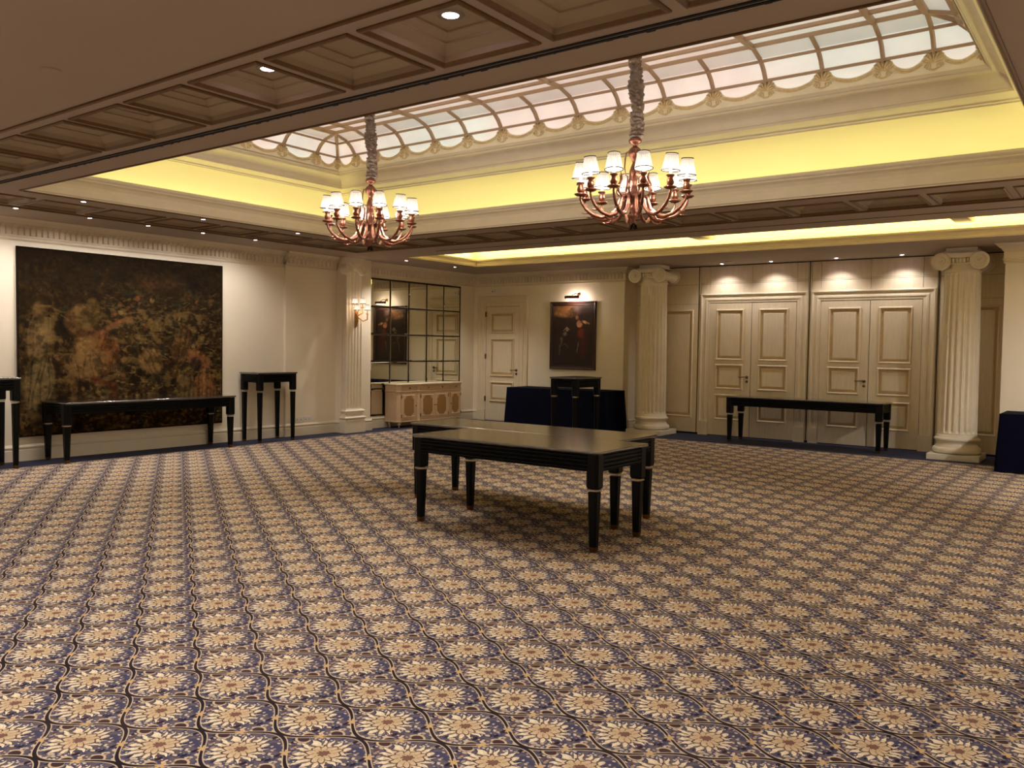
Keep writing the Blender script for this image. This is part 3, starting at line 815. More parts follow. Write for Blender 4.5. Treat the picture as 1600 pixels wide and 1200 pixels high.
# ---------------------------------------------------------------- tables
def oct_ring(cx, cy, h, ch, z): 
    return [(cx-h+ch, cy-h, z), (cx+h-ch, cy-h, z), (cx+h, cy-h+ch, z), (cx+h, cy+h-ch, z), (cx+h-ch, cy+h, z), (cx-h+ch, cy+h, z), (cx-h, cy+h-ch, z), (cx-h, cy-h+ch, z)]
def make_table(name, label, cat, L, W, H, loc, rz=0, group=None, ch=.018, leg=.052, apron=.125, block=.275):
    """origin at the centre of the footprint; L along x, W along y"""
    t = empty(name, loc, rz); tag(t, label, cat, group)
    def octo(x0, x1, y0, y1, c, z): return [(x0+c, y0, z), (x1-c, y0, z), (x1, y0+c, z), (x1, y1-c, z), (x1-c, y1, z), (x0+c, y1, z), (x0, y1-c, z), (x0, y0+c, z)]
    f = MB(); l, w_ = L/2, W/2
    f.loft([octo(-l+.012, l-.012, -w_+.012, w_-.012, ch, H-.026), octo(-l+.004, l-.004, -w_+.004, w_-.004, ch, H-.018), octo(-l, l, -w_, w_, ch, H-.012), octo(-l, l, -w_, w_, ch, H-.0015), octo(-l+.0015, l-.0015, -w_+.0015, w_-.0015, ch, H)])
    f.build('table_top', m_top, t)
    f = MB(); z1 = H-.026; z0 = z1-apron; e = .018; s = apron/4.2
    prof = [(e+.004, z0), (e+.004, z0+.004)]
    for k in range(4):
        a = z0+.008+k*s; prof += [(e+.010, a), (e, a+.004), (e, a+s*.55), (e+.006, a+s*.60), (e+.016, a+s*.70), (e+.016, a+s*.88)]
    prof += [(e, z1)]
    vs = []; rings = [octo(-l+i, l-i, -w_+i, w_-i, ch, z) for i, z in prof]; rings += [octo(-l+.04, l-.04, -w_+.04, w_-.04, ch, z) for z in (z1, z0)]
    rings.append(rings[0]); f.loft(rings, True, False, False); f.build('apron', m_black, t)
    for sx in (-1, 1):
        for sy in (-1, 1):
            cx = sx*(l-.014-leg); cy = sy*(w_-.014-leg); cc = leg*.36
            f = MB(); zb = H-block
            f.loft([oct_ring(cx, cy, leg*.92, cc, zb-.0), oct_ring(cx, cy, leg, cc, zb+.012), oct_ring(cx, cy, leg, cc, z1)])
            f.loft([oct_ring(cx, cy, leg*.56, cc*.6, .035), oct_ring(cx, cy, leg*.78, cc*.8, zb-.03)])
            lg = f.build('leg', m_black, t)
            f = MB(); f.loft([oct_ring(cx, cy, leg*.86, cc*.8, zb-.020), oct_ring(cx, cy, leg*.86, cc*.8, zb-.007)]); f.build('brass_ring', m_brass, lg)
            f = MB(); f.loft([oct_ring(cx, cy, leg*.50, cc*.6, 0), oct_ring(cx, cy, leg*.60, cc*.6, .038)]); f.build('brass_foot', m_brassd, lg)
    return t
make_table('banquet_table', 'shorter glossy black table in mid room, standing nearest of all the tables', 'table', 1.86, .80, .75, (-4.04, 5.665, 0), group='two black tables pushed together in the middle')
make_table('banquet_table', 'longer black table pushed against the back edge of the nearest table', 'table', 2.36, .70, .75, (-4.57, 6.418, 0), group='two black tables pushed together in the middle')
make_table('console_table', 'long low black table standing in front of the tapestry', 'table', 2.46, .62, .75, (-10.77, 6.20, 0), PI/2, 'long black tables along the walls')
make_table('console_table', 'long black table standing in front of the white double doors', 'table', 2.46, .62, .75, (-4.22, 13.60, 0), 0, 'long black tables along the walls')
make_table('tall_table', 'tall narrow black table between the tapestry and the fluted pilaster', 'tall table', .74, .50, 1.07, (-10.83, 8.27, 0), PI/2, 'tall narrow black tables', leg=.046)
make_table('tall_table', 'tall black table cut by the left picture edge, left of the low table', 'tall table', .74, .50, 1.07, (-10.72, 4.14, 0), PI/2, 'tall narrow black tables', leg=.046)
make_table('tall_table', 'tall black table under the oil painting, before the navy draped table', 'tall table', .74, .50, 1.07, (-6.87, 10.92, 0), PI/2, 'tall narrow black tables', leg=.046)

# cloth covered tables
def cloth_table(label, x0, x1, y0, y1, flare=.03):
    t = empty('draped_table', ((x0+x1)/2, (y0+y1)/2, 0)); tag(t, label, 'draped table', 'tables under navy cloths')
    L, W = (x1-x0)/2, (y1-y0)/2
    f = MB(); nx, ny = 60, 24
    def ring(z, e, amp):
        pts = []
        for i in range(nx): pts.append((-L+2*L*i/nx, -W, 0))
        for i in range(ny): pts.append((L, -W+2*W*i/ny, 0))
        for i in range(nx): pts.append((L-2*L*i/nx, W, 0))
        for i in range(ny): pts.append((-L, W-2*W*i/ny, 0))
        out = []
        for k, (x, y, _) in enumerate(pts):
            s = e+amp*(math.sin(k*.55)+.6*math.sin(k*.23+1))
            out.append((x*(1+s/L), y*(1+s/W), z))
        return out
    f.smooth = True
    f.loft([ring(.012, flare, .006), ring(.25, flare*.7, .0045), ring(.5, flare*.3, .002), ring(.70, 0, .0005), ring(.745, 0, 0)], True, False, False)
    f.smooth = False; f.loft([ring(.745, 0, 0), ring(.75, -.006, 0)], True, False, True)
    f.build('tablecloth', m_cloth, t)
    for sx in (-1, 1):
        for sy in (-1, 1):
            f = MB(); f.tube([(sx*(L-.15), sy*(W-.1), 0), (sx*(L-.15), sy*(W-.1), .74)], .015, 8); f.build('leg', m_steel, t)
cloth_table('navy draped table against the wall under the oil painting', -9.66, -7.50, 12.88, 13.60)
cloth_table('navy draped table cut by the right picture edge, beside the right column', -1.38, .45, 12.33, 13.08)

# ---------------------------------------------------------------- sideboard
def sideboard():
    t = empty('sideboard', (-11.08, 0, 0)); tag(t, 'cream painted sideboard with mesh doors under the mirror, left of the small door', 'sideboard')
    y = [11.12, 11.55, 12.02, 12.42, 12.80]   # door boundaries; pair 2,3 stand forward
    D1, D2 = .34, .375; zb, zt = .11, .80
    # body
    def outline(e, z):
        return [(0, 11.05-e, z), (D1-.05+e*.5, 11.05-e, z), (D1+e, 11.10-e*.5, z), (D1+e, y[1]-e, z), (D2+e, y[1]+.03-e, z), (D2+e, y[3]+.0+e, z), (D1+e, y[3]+.03+e, z), (D1+e, 12.80+e*.5, z), (D1-.05+e*.5, 12.85+e, z), (0, 12.85+e, z)]
    f = MB(); f.loft([outline(.006, zb), outline(.006, zb+.02), outline(0, zb+.025), outline(0, .655), outline(.012, .665), outline(.012, .68), outline(0, .69), outline(0, zt-.03), outline(.008, zt-.02), outline(.008, zt-.015)])
    f.build('cabinet_body', m_cab, t)
    f = MB(); f.loft([outline(.01, zt-.015), outline(.03, zt-.008), outline(.032, zt+.006), outline(.026, zt+.012)]); f.build('cabinet_top', m_cabtop, t)
    fx = lambda X0: (lambda a, b, o: (X0+o, a, b))
    for i in range(4):
        X0 = D2 if i in (1, 2) else D1
        a, b = [(11.13, 11.51), (11.60, 11.985), (11.995, 12.38), (12.47, 12.79)][i]
        f = MB(); f.box(X0-.004, X0+.006, a, b, .155, .64)
        f.rect_sweep(fx(X0+.006), a+.045, b-.045, .20, .60, [(0, 0), (.004, .006), (.012, .006), (.016, 0)])
        d = f.build('door', m_cab, t)
        f = MB(); f.cur = 0   # octofoil shaped grille panel
        y0, y1, z0, z1 = a+.065, b-.065, .215, .585; c = .028; X1 = X0+.0075
        poly = [(y0+2*c, z0), (y1-2*c, z0), (y1-2*c, z0+c), (y1-c, z0+c), (y1-c, z0+2*c), (y1, z0+2*c), (y1, z1-2*c), (y1-c, z1-2*c), (y1-c, z1-c), (y1-2*c, z1-c), (y1-2*c, z1), (y0+2*c, z1), (y0+2*c, z1-c), (y0+c, z1-c), (y0+c, z1-2*c), (y0, z1-2*c), (y0, z0+2*c), (y0+c, z0+2*c), (y0+c, z0+c), (y0+2*c, z0+c)]
        f.loft([[(X0+.005, p, q) for p, q in poly], [(X1+.003, p, q) for p, q in poly]]); f.build('grille', m_grille, d)
        hy = a-.002 if i in (0, 1) else b+.002
        for z in (.22, .57):
            f = MB(); f.box(X0, X0+.012, hy-.006, hy+.006, z-.03, z+.03); f.build('hinge', m_brassd, d)
        ky = b-.02 if i in (0, 1) else a+.02
        f = MB(); f.smooth = True; f.tube([(X0+.006, ky, .40), (X0+.02, ky, .40), (X0+.03, ky, .40)], [.006, .007, .013], 8); f.build('knob', m_brassd, d)
        f = MB(); f.box(X0-.004, X0+.008, a, b, .70, .765); w = f.build('drawer', m_cab, t)
        f = MB(); f.smooth = True; f.tube([(X0+.008, (a+b)/2, .733), (X0+.02, (a+b)/2, .733), (X0+.032, (a+b)/2, .733)], [.006, .008, .016], 8); f.build('knob', m_brassd, w)
    for (x, yy) in ((.05, 11.12), (.29, 11.12), (.05, 12.78), (.29, 12.78), (.325, 11.66), (.325, 12.36)):
        f = MB(); f.smooth = True
        f.lathe([(.012, 0), (.018, .012), (.013, .03), (.018, .045), (.034, .062), (.036, .078), (.022, .092), (.03, .10), (.03, .112)], 14, (x, yy)); f.build('foot', m_cab, t)
sideboard()

# mirror of square panes
def mirror():
    t = empty('wall_mirror', (XW+.002, 0, 0)); tag(t, 'large mirror of square panes with dark bars on the wall above the sideboard', 'mirror')
    ys = [10.60+0.0, 11.20, 11.70, 12.20, 12.70, 13.20]; ys = [10.70+.5*k for k in range(6)]; zs = [.235, .715, 1.215, 1.715, 2.215, 2.715]
    for i in range(5):
        for j in range(5):
            f = MB(); a, b, c, d = ys[i]+.008, ys[i+1]-.008, zs[j]+.008, zs[j+1]-.008
            f.rect_sweep(lambda p, q, o: (o, p, q), a, b, c, d, [(0, 0), (0, .006), (.014, .010)], cap=True)
            o = f.build('mirror_pane', m_mirror, t)
            o.rotation_euler = (0, 0, 0)
    for k in range(6):
        f = MB(); w = .011 if k in (0, 5) else .008; f.box(0, .0125, ys[k]-w, ys[k]+w, zs[0]-.01, zs[-1]+.01); f.build('mirror_bar', m_lead, t)
    for k in range(6):
        f = MB(); w = .013 if k in (0, 5) else .009; f.box(0, .013, ys[0]-.01, ys[-1]+.01, zs[k]-w, zs[k]+w); f.build('mirror_bar', m_lead, t)
mirror()

# ---------------------------------------------------------------- painted surfaces (numpy pictures as vertex colours)
def srgb(c): c = np.asarray(c, float)/255; return np.where(c > .04045, ((c+.055)/1.055)**2.4, c/12.92)
def vnoise(h, w, sx, sy, seed, octv=4):
    r = np.random.RandomState(seed); out = np.zeros((h, w)); amp = 1; tot = 0
    for o in range(octv):
        gx, gy = int(sx*2**o)+2, int(sy*2**o)+2; g = r.rand(gy+1, gx+1)
        yy = np.linspace(0, gy-1, h); xx = np.linspace(0, gx-1, w); y0 = yy.astype(int); x0 = xx.astype(int)
        fy_ = (yy-y0)[:, None]; fx_ = (xx-x0)[None]; fy_ = fy_*fy_*(3-2*fy_); fx_ = fx_*fx_*(3-2*fx_)
        a = g[y0][:, x0]; b = g[y0][:, x0+1]; c = g[y0+1][:, x0]; d = g[y0+1][:, x0+1]
        out += amp*((a*(1-fx_)+b*fx_)*(1-fy_)+(c*(1-fx_)+d*fx_)*fy_); tot += amp; amp *= .55
    return out/tot
class Canvas:
    def __init__(s, h, w): s.h, s.w = h, w; s.Y, s.X = np.mgrid[0:1:h*1j, 0:w/h:w*1j]; s.a = np.zeros((h, w, 3))
    def blend(s, m, c): m = np.clip(m, 0, 1)[..., None]; s.a = s.a*(1-m)+np.asarray(c)*m
    def ell(s, x, y, rx, ry, c, rot=0, soft=.25, a=1, rag=None):
        dx, dy = s.X-x, s.Y-y; cr, sr = math.cos(rot), math.sin(rot); u = (dx*cr+dy*sr)/rx; v = (-dx*sr+dy*cr)/ry
        d = np.sqrt(u*u+v*v)
        if rag is not None: d = d+(rag-.5)*.9
        s.blend(a*np.clip((1-d)/soft, 0, 1), c)
    def line(s, pts, wd, c, a=1):
        for (x0, y0), (x1, y1) in zip(pts[:-1], pts[1:]):
            dx, dy = x1-x0, y1-y0; L = dx*dx+dy*dy+1e-9
            t = np.clip(((s.X-x0)*dx+(s.Y-y0)*dy)/L, 0, 1); d = np.hypot(s.X-x0-t*dx, s.Y-y0-t*dy)
            s.blend(a*np.clip(1.5-d/wd, 0, 1), c)
def canvas_mesh(name, cv, fmap, m, parent, th=0):
    h, w = cv.h, cv.w; Wd = w/h
    vs = np.array([fmap(i/(w-1), j/(h-1)) for j in range(h) for i in range(w)])
    idx = np.arange(h*w).reshape(h, w); q = np.stack([idx[:-1, :-1], idx[:-1, 1:], idx[1:, 1:], idx[1:, :-1]], -1).reshape(-1, 4)
    me = D.meshes.new(name); me.from_pydata(vs.tolist(), [], q.tolist()); me.materials.append(m)
    at = me.color_attributes.new('paint', 'FLOAT_COLOR', 'POINT')
    col = np.ones((h*w, 4), np.float32); col[:, :3] = np.clip(cv.a.reshape(-1, 3), 0, 1); at.data.foreach_set('color', col.ravel())
    me.update(); o = D.objects.new(name, me); COL.objects.link(o)
    if parent: o.parent = parent
    return o
def paintmat(name, rough, bump=0, spec=.3):
    m = mat(name, (.1, .1, .1), rough, spec=spec, bump=bump, bscale=350); nt = m.node_tree
    a = nt.nodes.new('ShaderNodeAttribute'); a.attribute_name = 'paint'
    nt.links.new(a.outputs['Color'], nt.nodes['Principled BSDF'].inputs['Base Color']); return m
m_tap = paintmat('tapestry_weave', .95, .5, .1); m_oil = paintmat('oil_paint', .38, .1, .4)

def tapestry():
    H, W = 300, 370; cv = Canvas(H, W); A = W/H
    n1 = vnoise(H, W, 26, 22, 1); n2 = vnoise(H, W, 9, 7, 2); n3 = vnoise(H, W, 60, 40, 3, 3); n4 = vnoise(H, W, 5, 14, 4); n5 = vnoise(H, W, 40, 90, 5, 2)
    dark, mid, gold, pale = srgb((44, 28, 14)), srgb((86, 58, 28)), srgb((128, 92, 44)), srgb((168, 136, 84))
    cv.a[:] = dark
    lum = np.clip((cv.Y-.12)*1.5, .12, .85)
    cv.blend(np.clip((n1-.42)*5, 0, 1)*lum*.95+np.clip((n2-.45)*3, 0, 1)*lum*.5, mid)
    cv.blend(np.clip((n3-.52)*7, 0, 1)*lum*.75*(n2 > .42), gold)
    cv.blend(np.clip((n5-.60)*8, 0, 1)*np.clip(lum, 0, .7)*.55*(cv.X > .35), pale)
    cv.blend(np.clip((n1-.60)*9, 0, 1)*.7, srgb((32, 34, 30)))
    cv.blend(np.clip((n4-.58)*5, 0, 1)*.5*(cv.Y < .45), srgb((26, 17, 10)))
    R = np.random.RandomState(5)
    def drape(x, y, rx, ry, c, n, rot=0, tone=.65, dk=(40, 25, 12)):
        cv.ell(x, y, rx, ry, c, rot, .3, .92, n2)
        for k in range(n):
            t = (k+.5)/n*2-1; cr, sr = math.cos(rot), math.sin(rot); P = []
            for q in range(7):
                v = (q/6*2-1)*.9; u = t*(.85-.35*v*v)+.1*math.sin(3*v+k)
                P.append((x+u*rx*cr-v*ry*sr, y+u*rx*sr+v*ry*cr))
            cv.line(P, .0045, srgb(dk) if k % 2 else np.array(c)*1.25, tone*.55)
    # figures: left nude back with drapery, large central soldier, seated and walking figures
    drape(.115, .50, .085, .15, srgb((120, 92, 58)), 7, .1); cv.ell(.11, .33, .04, .05, srgb((92, 64, 36)), 0, .3, .9)
    cv.ell(.12, .47, .05, .09, srgb((146, 112, 70)), .1, .5, .7)
    drape(.115, .72, .10, .155, srgb((122, 98, 62)), 10, .15, .75)
    cv.ell(.10, .92, .05, .06, srgb((96, 74, 44)), 0, .4, .8)
    cv.ell(.30, .40, .11, .115, srgb((34, 26, 22)), .3, .2, .9); cv.ell(.335, .38, .10, .105, srgb((112, 74, 36)), .3, .25, .95); cv.ell(.36, .36, .065, .07, srgb((78, 58, 28)), .3, .3, .9)
    cv.ell(.40, .30, .045, .06, srgb((98, 70, 34)), 0, .3, .9)
    drape(.43, .55, .14, .13, srgb((122, 66, 30)), 9, .2, .6); drape(.36, .62, .11, .09, srgb((134, 94, 54)), 8, -.1, .6)
    cv.ell(.35, .52, .07, .08, srgb((150, 108, 58)), .1, .5, .75)
    cv.line([(.44, .44), (.55, .38), (.62, .36)], .014, srgb((140, 82, 48)), .8); cv.line([(.40, .70), (.52, .74), (.53, .92)], .018, srgb((104, 48, 22)), .9); cv.line([(.30, .70), (.28, .93)], .014, srgb((96, 62, 34)), .8)
    for k in range(9): cv.line([(.42+.014*k, .60+.01*(k%3)), (.425+.014*k, .66)], .004, srgb((140, 110, 66)), .4)
    drape(.74, .60, .07, .09, srgb((130, 92, 52)), 6, -.5); drape(.95, .52, .06, .12, srgb((104, 66, 34)), 6, .2); drape(1.06, .60, .10, .06, srgb((136, 74, 44)), 5, .5)
    drape(1.10, .78, .09, .11, srgb((140, 84, 44)), 8, .1); cv.ell(1.04, .62, .05, .05, srgb((30, 32, 34)), 0, .3, .8); drape(.98, .76, .06, .08, srgb((110, 86, 50)), 5)
    cv.line([(1.10, .66), (1.10, .90)], .009, srgb((168, 112, 66)), .8); cv.ell(.80, .70, .11, .05, srgb((34, 34, 24)), .2, .5, .75, n1)
    for k in range(60):
        x, y = R.uniform(.5, A-.03), R.uniform(.22, .88); 
        cv.ell(x, y, R.uniform(.008, .028), R.uniform(.006, .02), [srgb((150, 112, 62)), srgb((98, 62, 30)), srgb((40, 30, 18)), srgb((120, 60, 32))][R.randint(4)], R.uniform(0, 3), .5, .7)
    for k in range(90):
        x, y = R.uniform(.22, A-.03), R.uniform(.15, .95); a = R.uniform(-.8, .8); L = R.uniform(.015, .06)
        cv.line([(x, y), (x+L*math.cos(a), y+L*math.sin(a))], .0028, srgb((132, 100, 56)) if k % 2 else srgb((36, 22, 12)), .4)
    for k in range(50):
        cv.ell(R.uniform(.2, A-.02), R.uniform(.80, .93), R.uniform(.01, .022), R.uniform(.006, .014), srgb((158, 122, 66)), R.uniform(0, 3), .6, .55)
    cv.ell(.80, .14, .22, .06, srgb((74, 44, 22)), 0, .6, .8); cv.ell(1.02, .12, .06, .09, srgb((22, 18, 16)), 0, .5, .8, n1); cv.ell(.55, .12, .1, .05, srgb((26, 18, 12)), 0, .6, .7)
    cv.blend(np.clip(1-cv.Y*4.5, 0, .65), srgb((30, 19, 10)))
    n6 = vnoise(H, W, 70, 60, 9, 3); n7 = vnoise(H, W, 22, 26, 12, 3)
    cv.a *= (.35+1.3*n6)[..., None]; cv.blend(np.clip((n7-.54)*8, 0, 1)*.55, srgb((38, 24, 12))); cv.blend(np.clip((.40-n7)*9, 0, 1)*.4*(cv.Y > .3), srgb((140, 104, 54)))
    e = np.minimum(np.minimum(cv.X, A-cv.X), np.minimum(cv.Y, 1-cv.Y)); cv.blend((e < .008)*.8, srgb((26, 18, 12)))
    g_ = cv.a.mean(-1, keepdims=True); cv.a = (cv.a*.75+g_*np.array([1.15, .95, .62])*.25)*np.array([.76, .78, .60])
    t = empty('tapestry', (XW+.03, 4.72, 2.665)); tag(t, 'large dark woven tapestry of figures hanging on the left wall', 'tapestry')
    y0, y1, z0, z1 = 0, 2.91, -2.365, 0
    def fm(u, v):
        x = .006*math.sin(u*9+v*2)*(.3+v)+.004*math.sin(u*23+1)*v
        z = z0*v + .012*math.sin(u*7)*0
        return (x, y0+(y1-y0)*u+.0*v, z)
    canvas_mesh('woven_picture', cv, fm, m_tap, t)
    f = MB(); f.box(-.028, -.012, .005, 2.905, -2.36, -.003); f.build('backing_cloth', mat('tapestry_back', hexl(60, 44, 28), .9), t)
    f = MB(); f.tube([(-.008, .0, -.004), (-.008, 2.91, -.004)], .007, 6); f.build('hanging_rod', m_brassd, t)
tapestry()

def oil_painting():
    H, W = 200, 150; cv = Canvas(H, W); n1 = vnoise(H, W, 8, 10, 21); n2 = vnoise(H, W, 3, 4, 22)
    cv.a[:] = srgb((30, 16, 11)); cv.blend(n1*.5, srgb((44, 24, 16)))
    cv.ell(.16, .08, .26, .16, srgb((140, 96, 56)), .1, .8, .85, n1); cv.ell(.13, .15, .18, .05, srgb((168, 124, 74)), .2, .7, .6, n2)
    cv.ell(.08, .26, .2, .06, srgb((40, 28, 18)), .2, .4, .9, n1); cv.ell(.45, .06, .12, .12, srgb((90, 70, 60)), 0, .9, .6)
    # standing figure in red, right; pale kneeling figures, left
    cv.ell(.56, .62, .10, .32, srgb((70, 20, 12)), -.08, .6, .9, n1); cv.ell(.52, .46, .075, .12, srgb((124, 44, 26)), .2, .5, .8, n1)
    cv.ell(.50, .31, .07, .07, srgb((176, 118, 84)), .4, .4, .9, n1); cv.ell(.455, .20, .035, .045, srgb((110, 74, 52)), 0, .4, .9); cv.ell(.60, .28, .06, .022, srgb((190, 140, 106)), .5, .4, .8)
    cv.line([(.60, .26), (.68, .30)], .012, srgb((170, 118, 86)), .8); cv.line([(.49, .62), (.46, .78)], .008, srgb((140, 112, 92)), .55)
    cv.ell(.27, .40, .035, .04, srgb((160, 130, 104)), .3, .5, .8); cv.ell(.23, .47, .055, .05, srgb((150, 126, 104)), -.5, .5, .7, n1); cv.ell(.16, .56, .045, .05, srgb((136, 114, 92)), 0, .8, .7, n1)
    cv.line([(.17, .60), (.13, .68), (.12, .82)], .014, srgb((110, 90, 72)), .5); cv.line([(.17, .66), (.24, .64), (.29, .70)], .010, srgb((84, 64, 50)), .7)
    cv.line([(.20, .42), (.26, .36), (.31, .40)], .006, srgb((184, 160, 132)), .6)
    cv.blend(np.clip((cv.Y-.75)*3, 0, .8), srgb((18, 9, 6)))
    n8 = vnoise(H, W, 26, 34, 31, 3); cv.a *= (.45+1.1*n8)[..., None]
    t = empty('oil_painting', (-8.68, YP-.004, 1.75)); tag(t, 'dark oil painting of robed figures in a carved brown frame under its picture light', 'painting')
    w, h = .515, .65
    f = MB(); f.rect_sweep(lambda a, b, o: (a, -o, b), -w, w, -h, h, [(0, 0), (0, .03), (.012, .045), (.03, .04), (.036, .03), (.058, .026), (.064, .034), (.074, .034), (.08, .018)])
    f.build('picture_frame', m_frame, t)
    canvas_mesh('canvas', cv, lambda u, v: (-w+.076+(2*w-.152)*u, -.02, h-.076-(2*h-.152)*v), m_oil, t)
    l = empty('picture_light', (-8.58, YP-.004, 2.47)); tag(l, 'small brass picture light on the wall above the oil painting', 'picture light')
    f = MB(); f.smooth = True; f.tube([(.02, 0, .06), (.02, -.02, .06)], .03, 12); f.tube([(.02, -.02, .06), (.02, -.12, .075), (-.0, -.2, .04), (0, -.22, .0)], .008, 8); f.build('bracket', m_brassd, l)
    f = MB(); f.smooth = True; f.tube([(-.15, -.22, -.0), (.15, -.22, -.0)], .028, 14); f.build('lamp_tube', m_brassd, l)
    f = MB(); f.box(-.12, .12, -.228, -.205, -.036, -.029); f.build('lens', emis('warm_lens', (1, .8, .66), 5), l)
    area('picture_light_lamp', (-8.58, YP-.19, 2.43), .26, .02, 2.6, (1, .80, .72), (math.radians(72), 0, 0))
oil_painting()

# ---------------------------------------------------------------- chandeliers
def make_chandelier(label):
    t = empty('chandelier', (0, 0, 0)); tag(t, label, 'chandelier', 'copper chandeliers under the skylight')
    # z is absolute here, the root stands on the floor point below
    f = MB(); f.smooth = True
    f.lathe([(.004, 2.515), (.022, 2.525), (.012, 2.55), (.03, 2.57), (.034, 2.59), (.02, 2.61), (.04, 2.635), (.025, 2.66), (.03, 2.70), (.075, 2.72), (.085, 2.74), (.07, 2.76), (.03, 2.78), (.022, 2.84), (.035, 2.89), (.045, 2.93), (.03, 2.98), (.018, 3.01), (.03, 3.04), (.052, 3.07), (.056, 3.10), (.04, 3.125), (.018, 3.14), (.022, 3.155), (.05, 3.17), (.054, 3.19), (.04, 3.205)], 18)
    f.build('stem', m_copper, t)
    f = MB(); f.smooth = True
    for k in range(5):
        a = k*2*PI/5+.3; f.tube([(0, 0, 2.52), (.02*math.cos(a), .02*math.sin(a), 2.50), (.03*math.cos(a), .03*math.sin(a), 2.475)], [.008, .01, .003], 5)
    f.build('finial_tassel', m_trim, t)
    for k in range(8):          # flame leaves on the hub
        a = k*2*PI/8+.2; ca, sa = math.cos(a), math.sin(a)
        P = [(.075, 2.735), (.12, 2.745), (.145, 2.78), (.135, 2.83), (.115, 2.87), (.118, 2.905), (.125, 2.93)]
        f = MB(); f.smooth = True; f.tube([(r*ca, r*sa, z) for r, z in P], [.007, .008, .010, .011, .009, .006, .002], 6); f.build('flame_leaf', m_copper, t)
    for k in range(3):          # leaves on the stem top
        a = k*2*PI/3+1.1; ca, sa = math.cos(a), math.sin(a)
        f = MB(); f.smooth = True; f.tube([(r*ca, r*sa, z) for r, z in ((.04, 3.11), (.075, 3.10), (.085, 3.05), (.09, 2.98), (.08, 2.92), (.05, 2.90))], [.004, .006, .006, .005, .004, .003], 6); f.build('scroll_leaf', m_copper, t)
    for k in range(12):
        a = k*PI/6+.13; ca, sa = math.cos(a), math.sin(a); P3 = lambda r, z: (r*ca, r*sa, z)
        f = MB(); f.smooth = True
        path = [(.075, 2.74), (.105, 2.735), (.12, 2.69), (.14, 2.63), (.19, 2.585), (.26, 2.565), (.33, 2.585), (.39, 2.63), (.425, 2.68), (.435, 2.715), (.435, 2.735)]
        f.tube([P3(r, z) for r, z in path], [.010, .012, .014, .0155, .0165, .016, .0145, .0125, .0105, .009, .008], 8)
        if k % 2 == 0: f.tube([P3(r, z) for r, z in ((.16, 2.60), (.20, 2.545), (.25, 2.535), (.285, 2.552), (.275, 2.568))], [.004, .008, .009, .007, .006], 6)
        f.tube([P3(r, z) for r, z in ((.36, 2.60), (.40, 2.595), (.425, 2.60))], [.007, .006, .002], 5)
        arm = f.build('arm', m_copper, t)
        R0 = .435; cx, cy = R0*ca, R0*sa
        f = MB(); f.smooth = True; f.lathe([(.006, 2.732), (.035, 2.736), (.052, 2.748), (.05, 2.753), (.02, 2.748), (.012, 2.757)], 16, (cx, cy)); f.build('drip_pan', m_copper, arm)
        f = MB(); f.smooth = True; f.lathe([(.010, 2.755), (.022, 2.765), (.030, 2.785), (.024, 2.808), (.018, 2.818), (.033, 2.836), (.034, 2.842), (.012, 2.844)], 14, (cx, cy)); f.build('candle_cup', m_copper, arm)
        f = MB(); f.smooth = True; f.lathe([(.011, 2.84), (.011, 2.90)], 10, (cx, cy)); f.build('candle_sleeve', m_candle, arm)
        # shade, slightly crooked on its clip
        tx, ty = random.uniform(-.10, .10), random.uniform(-.10, .10)
        f = MB(); n = 48; f.smooth = True
        rings = [[((r*(1+(.012 if q % 2 else -.012)))*math.cos(2*PI*q/n), (r*(1+(.012 if q % 2 else -.012)))*math.sin(2*PI*q/n), z) for q in range(n)] for r, z in ((.070, 0), (.058, .065), (.045, .13))]
        f.loft(rings, True, False, False); sh = f.build('lamp_shade', m_shade, arm, (cx, cy, 2.872)); sh.rotation_euler = (tx, ty, 0)
        for r, z in ((.0715, .002), (.0465, .129)):
            f = MB(); f.smooth = True; f.tube([(r*math.cos(2*PI*q/24), r*math.sin(2*PI*q/24), z) for q in range(25)], .0034, 5, False)
            tr = f.build('shade_trim', m_trim, arm, (cx, cy, 2.872)); tr.rotation_euler = (tx, ty, 0)
        f = MB(); f.smooth = True; f.lathe([(.004, 2.90), (.014, 2.915), (.017, 2.935), (.012, 2.955), (.002, 2.972)], 12, (cx, cy)); f.build('bulb', m_bulb, arm)
        bulb('bulb_lamp', (cx, cy, 2.905), BULB_W, r=.025, parent=arm)
    # gathered silk sleeve over the chain, with random folds
    f = MB(); f.smooth = True; rings = []; n = 30; z = 3.195; ph = random.uniform(0, 60)
    while z < ZB+.40:
        cxo = .040*mnoise.noise((z*5, ph, 0)); cyo = .040*mnoise.noise((z*5, ph, 9))
        r0 = .050*(1+.30*mnoise.noise((z*7, ph, 3)))
        if z < 3.21: r0 = .034
        ring = []
        for k in range(n):
            a = 2*PI*k/n; ca, sa = math.cos(a), math.sin(a)
            q = mnoise.noise((ca*1.3+ph, sa*1.3, z*34+ca*1.2)); q2 = mnoise.noise((ca*2.2, sa*2.2+ph, z*60))
            rr = r0*(1+.62*(1-abs(q)*2.8)*.5-.12+.22*q2); ring.append((cxo+rr*ca, cyo+rr*sa, z+.010*q2))
        rings.append(ring); z += .005
    f.loft(rings); f.build('cord_sleeve', m_sleeve, t)
    return t
ch = make_chandelier('copper chandelier with white shades, nearer and right of the two'); ch.location = (-3.32, 6.11, 0)
c2 = copy_tree(ch); c2.location = (-6.36, 6.11, 0); c2.rotation_euler = (0, 0, .35)
c2['label'] = 'copper chandelier with white shades, farther and left of the two'

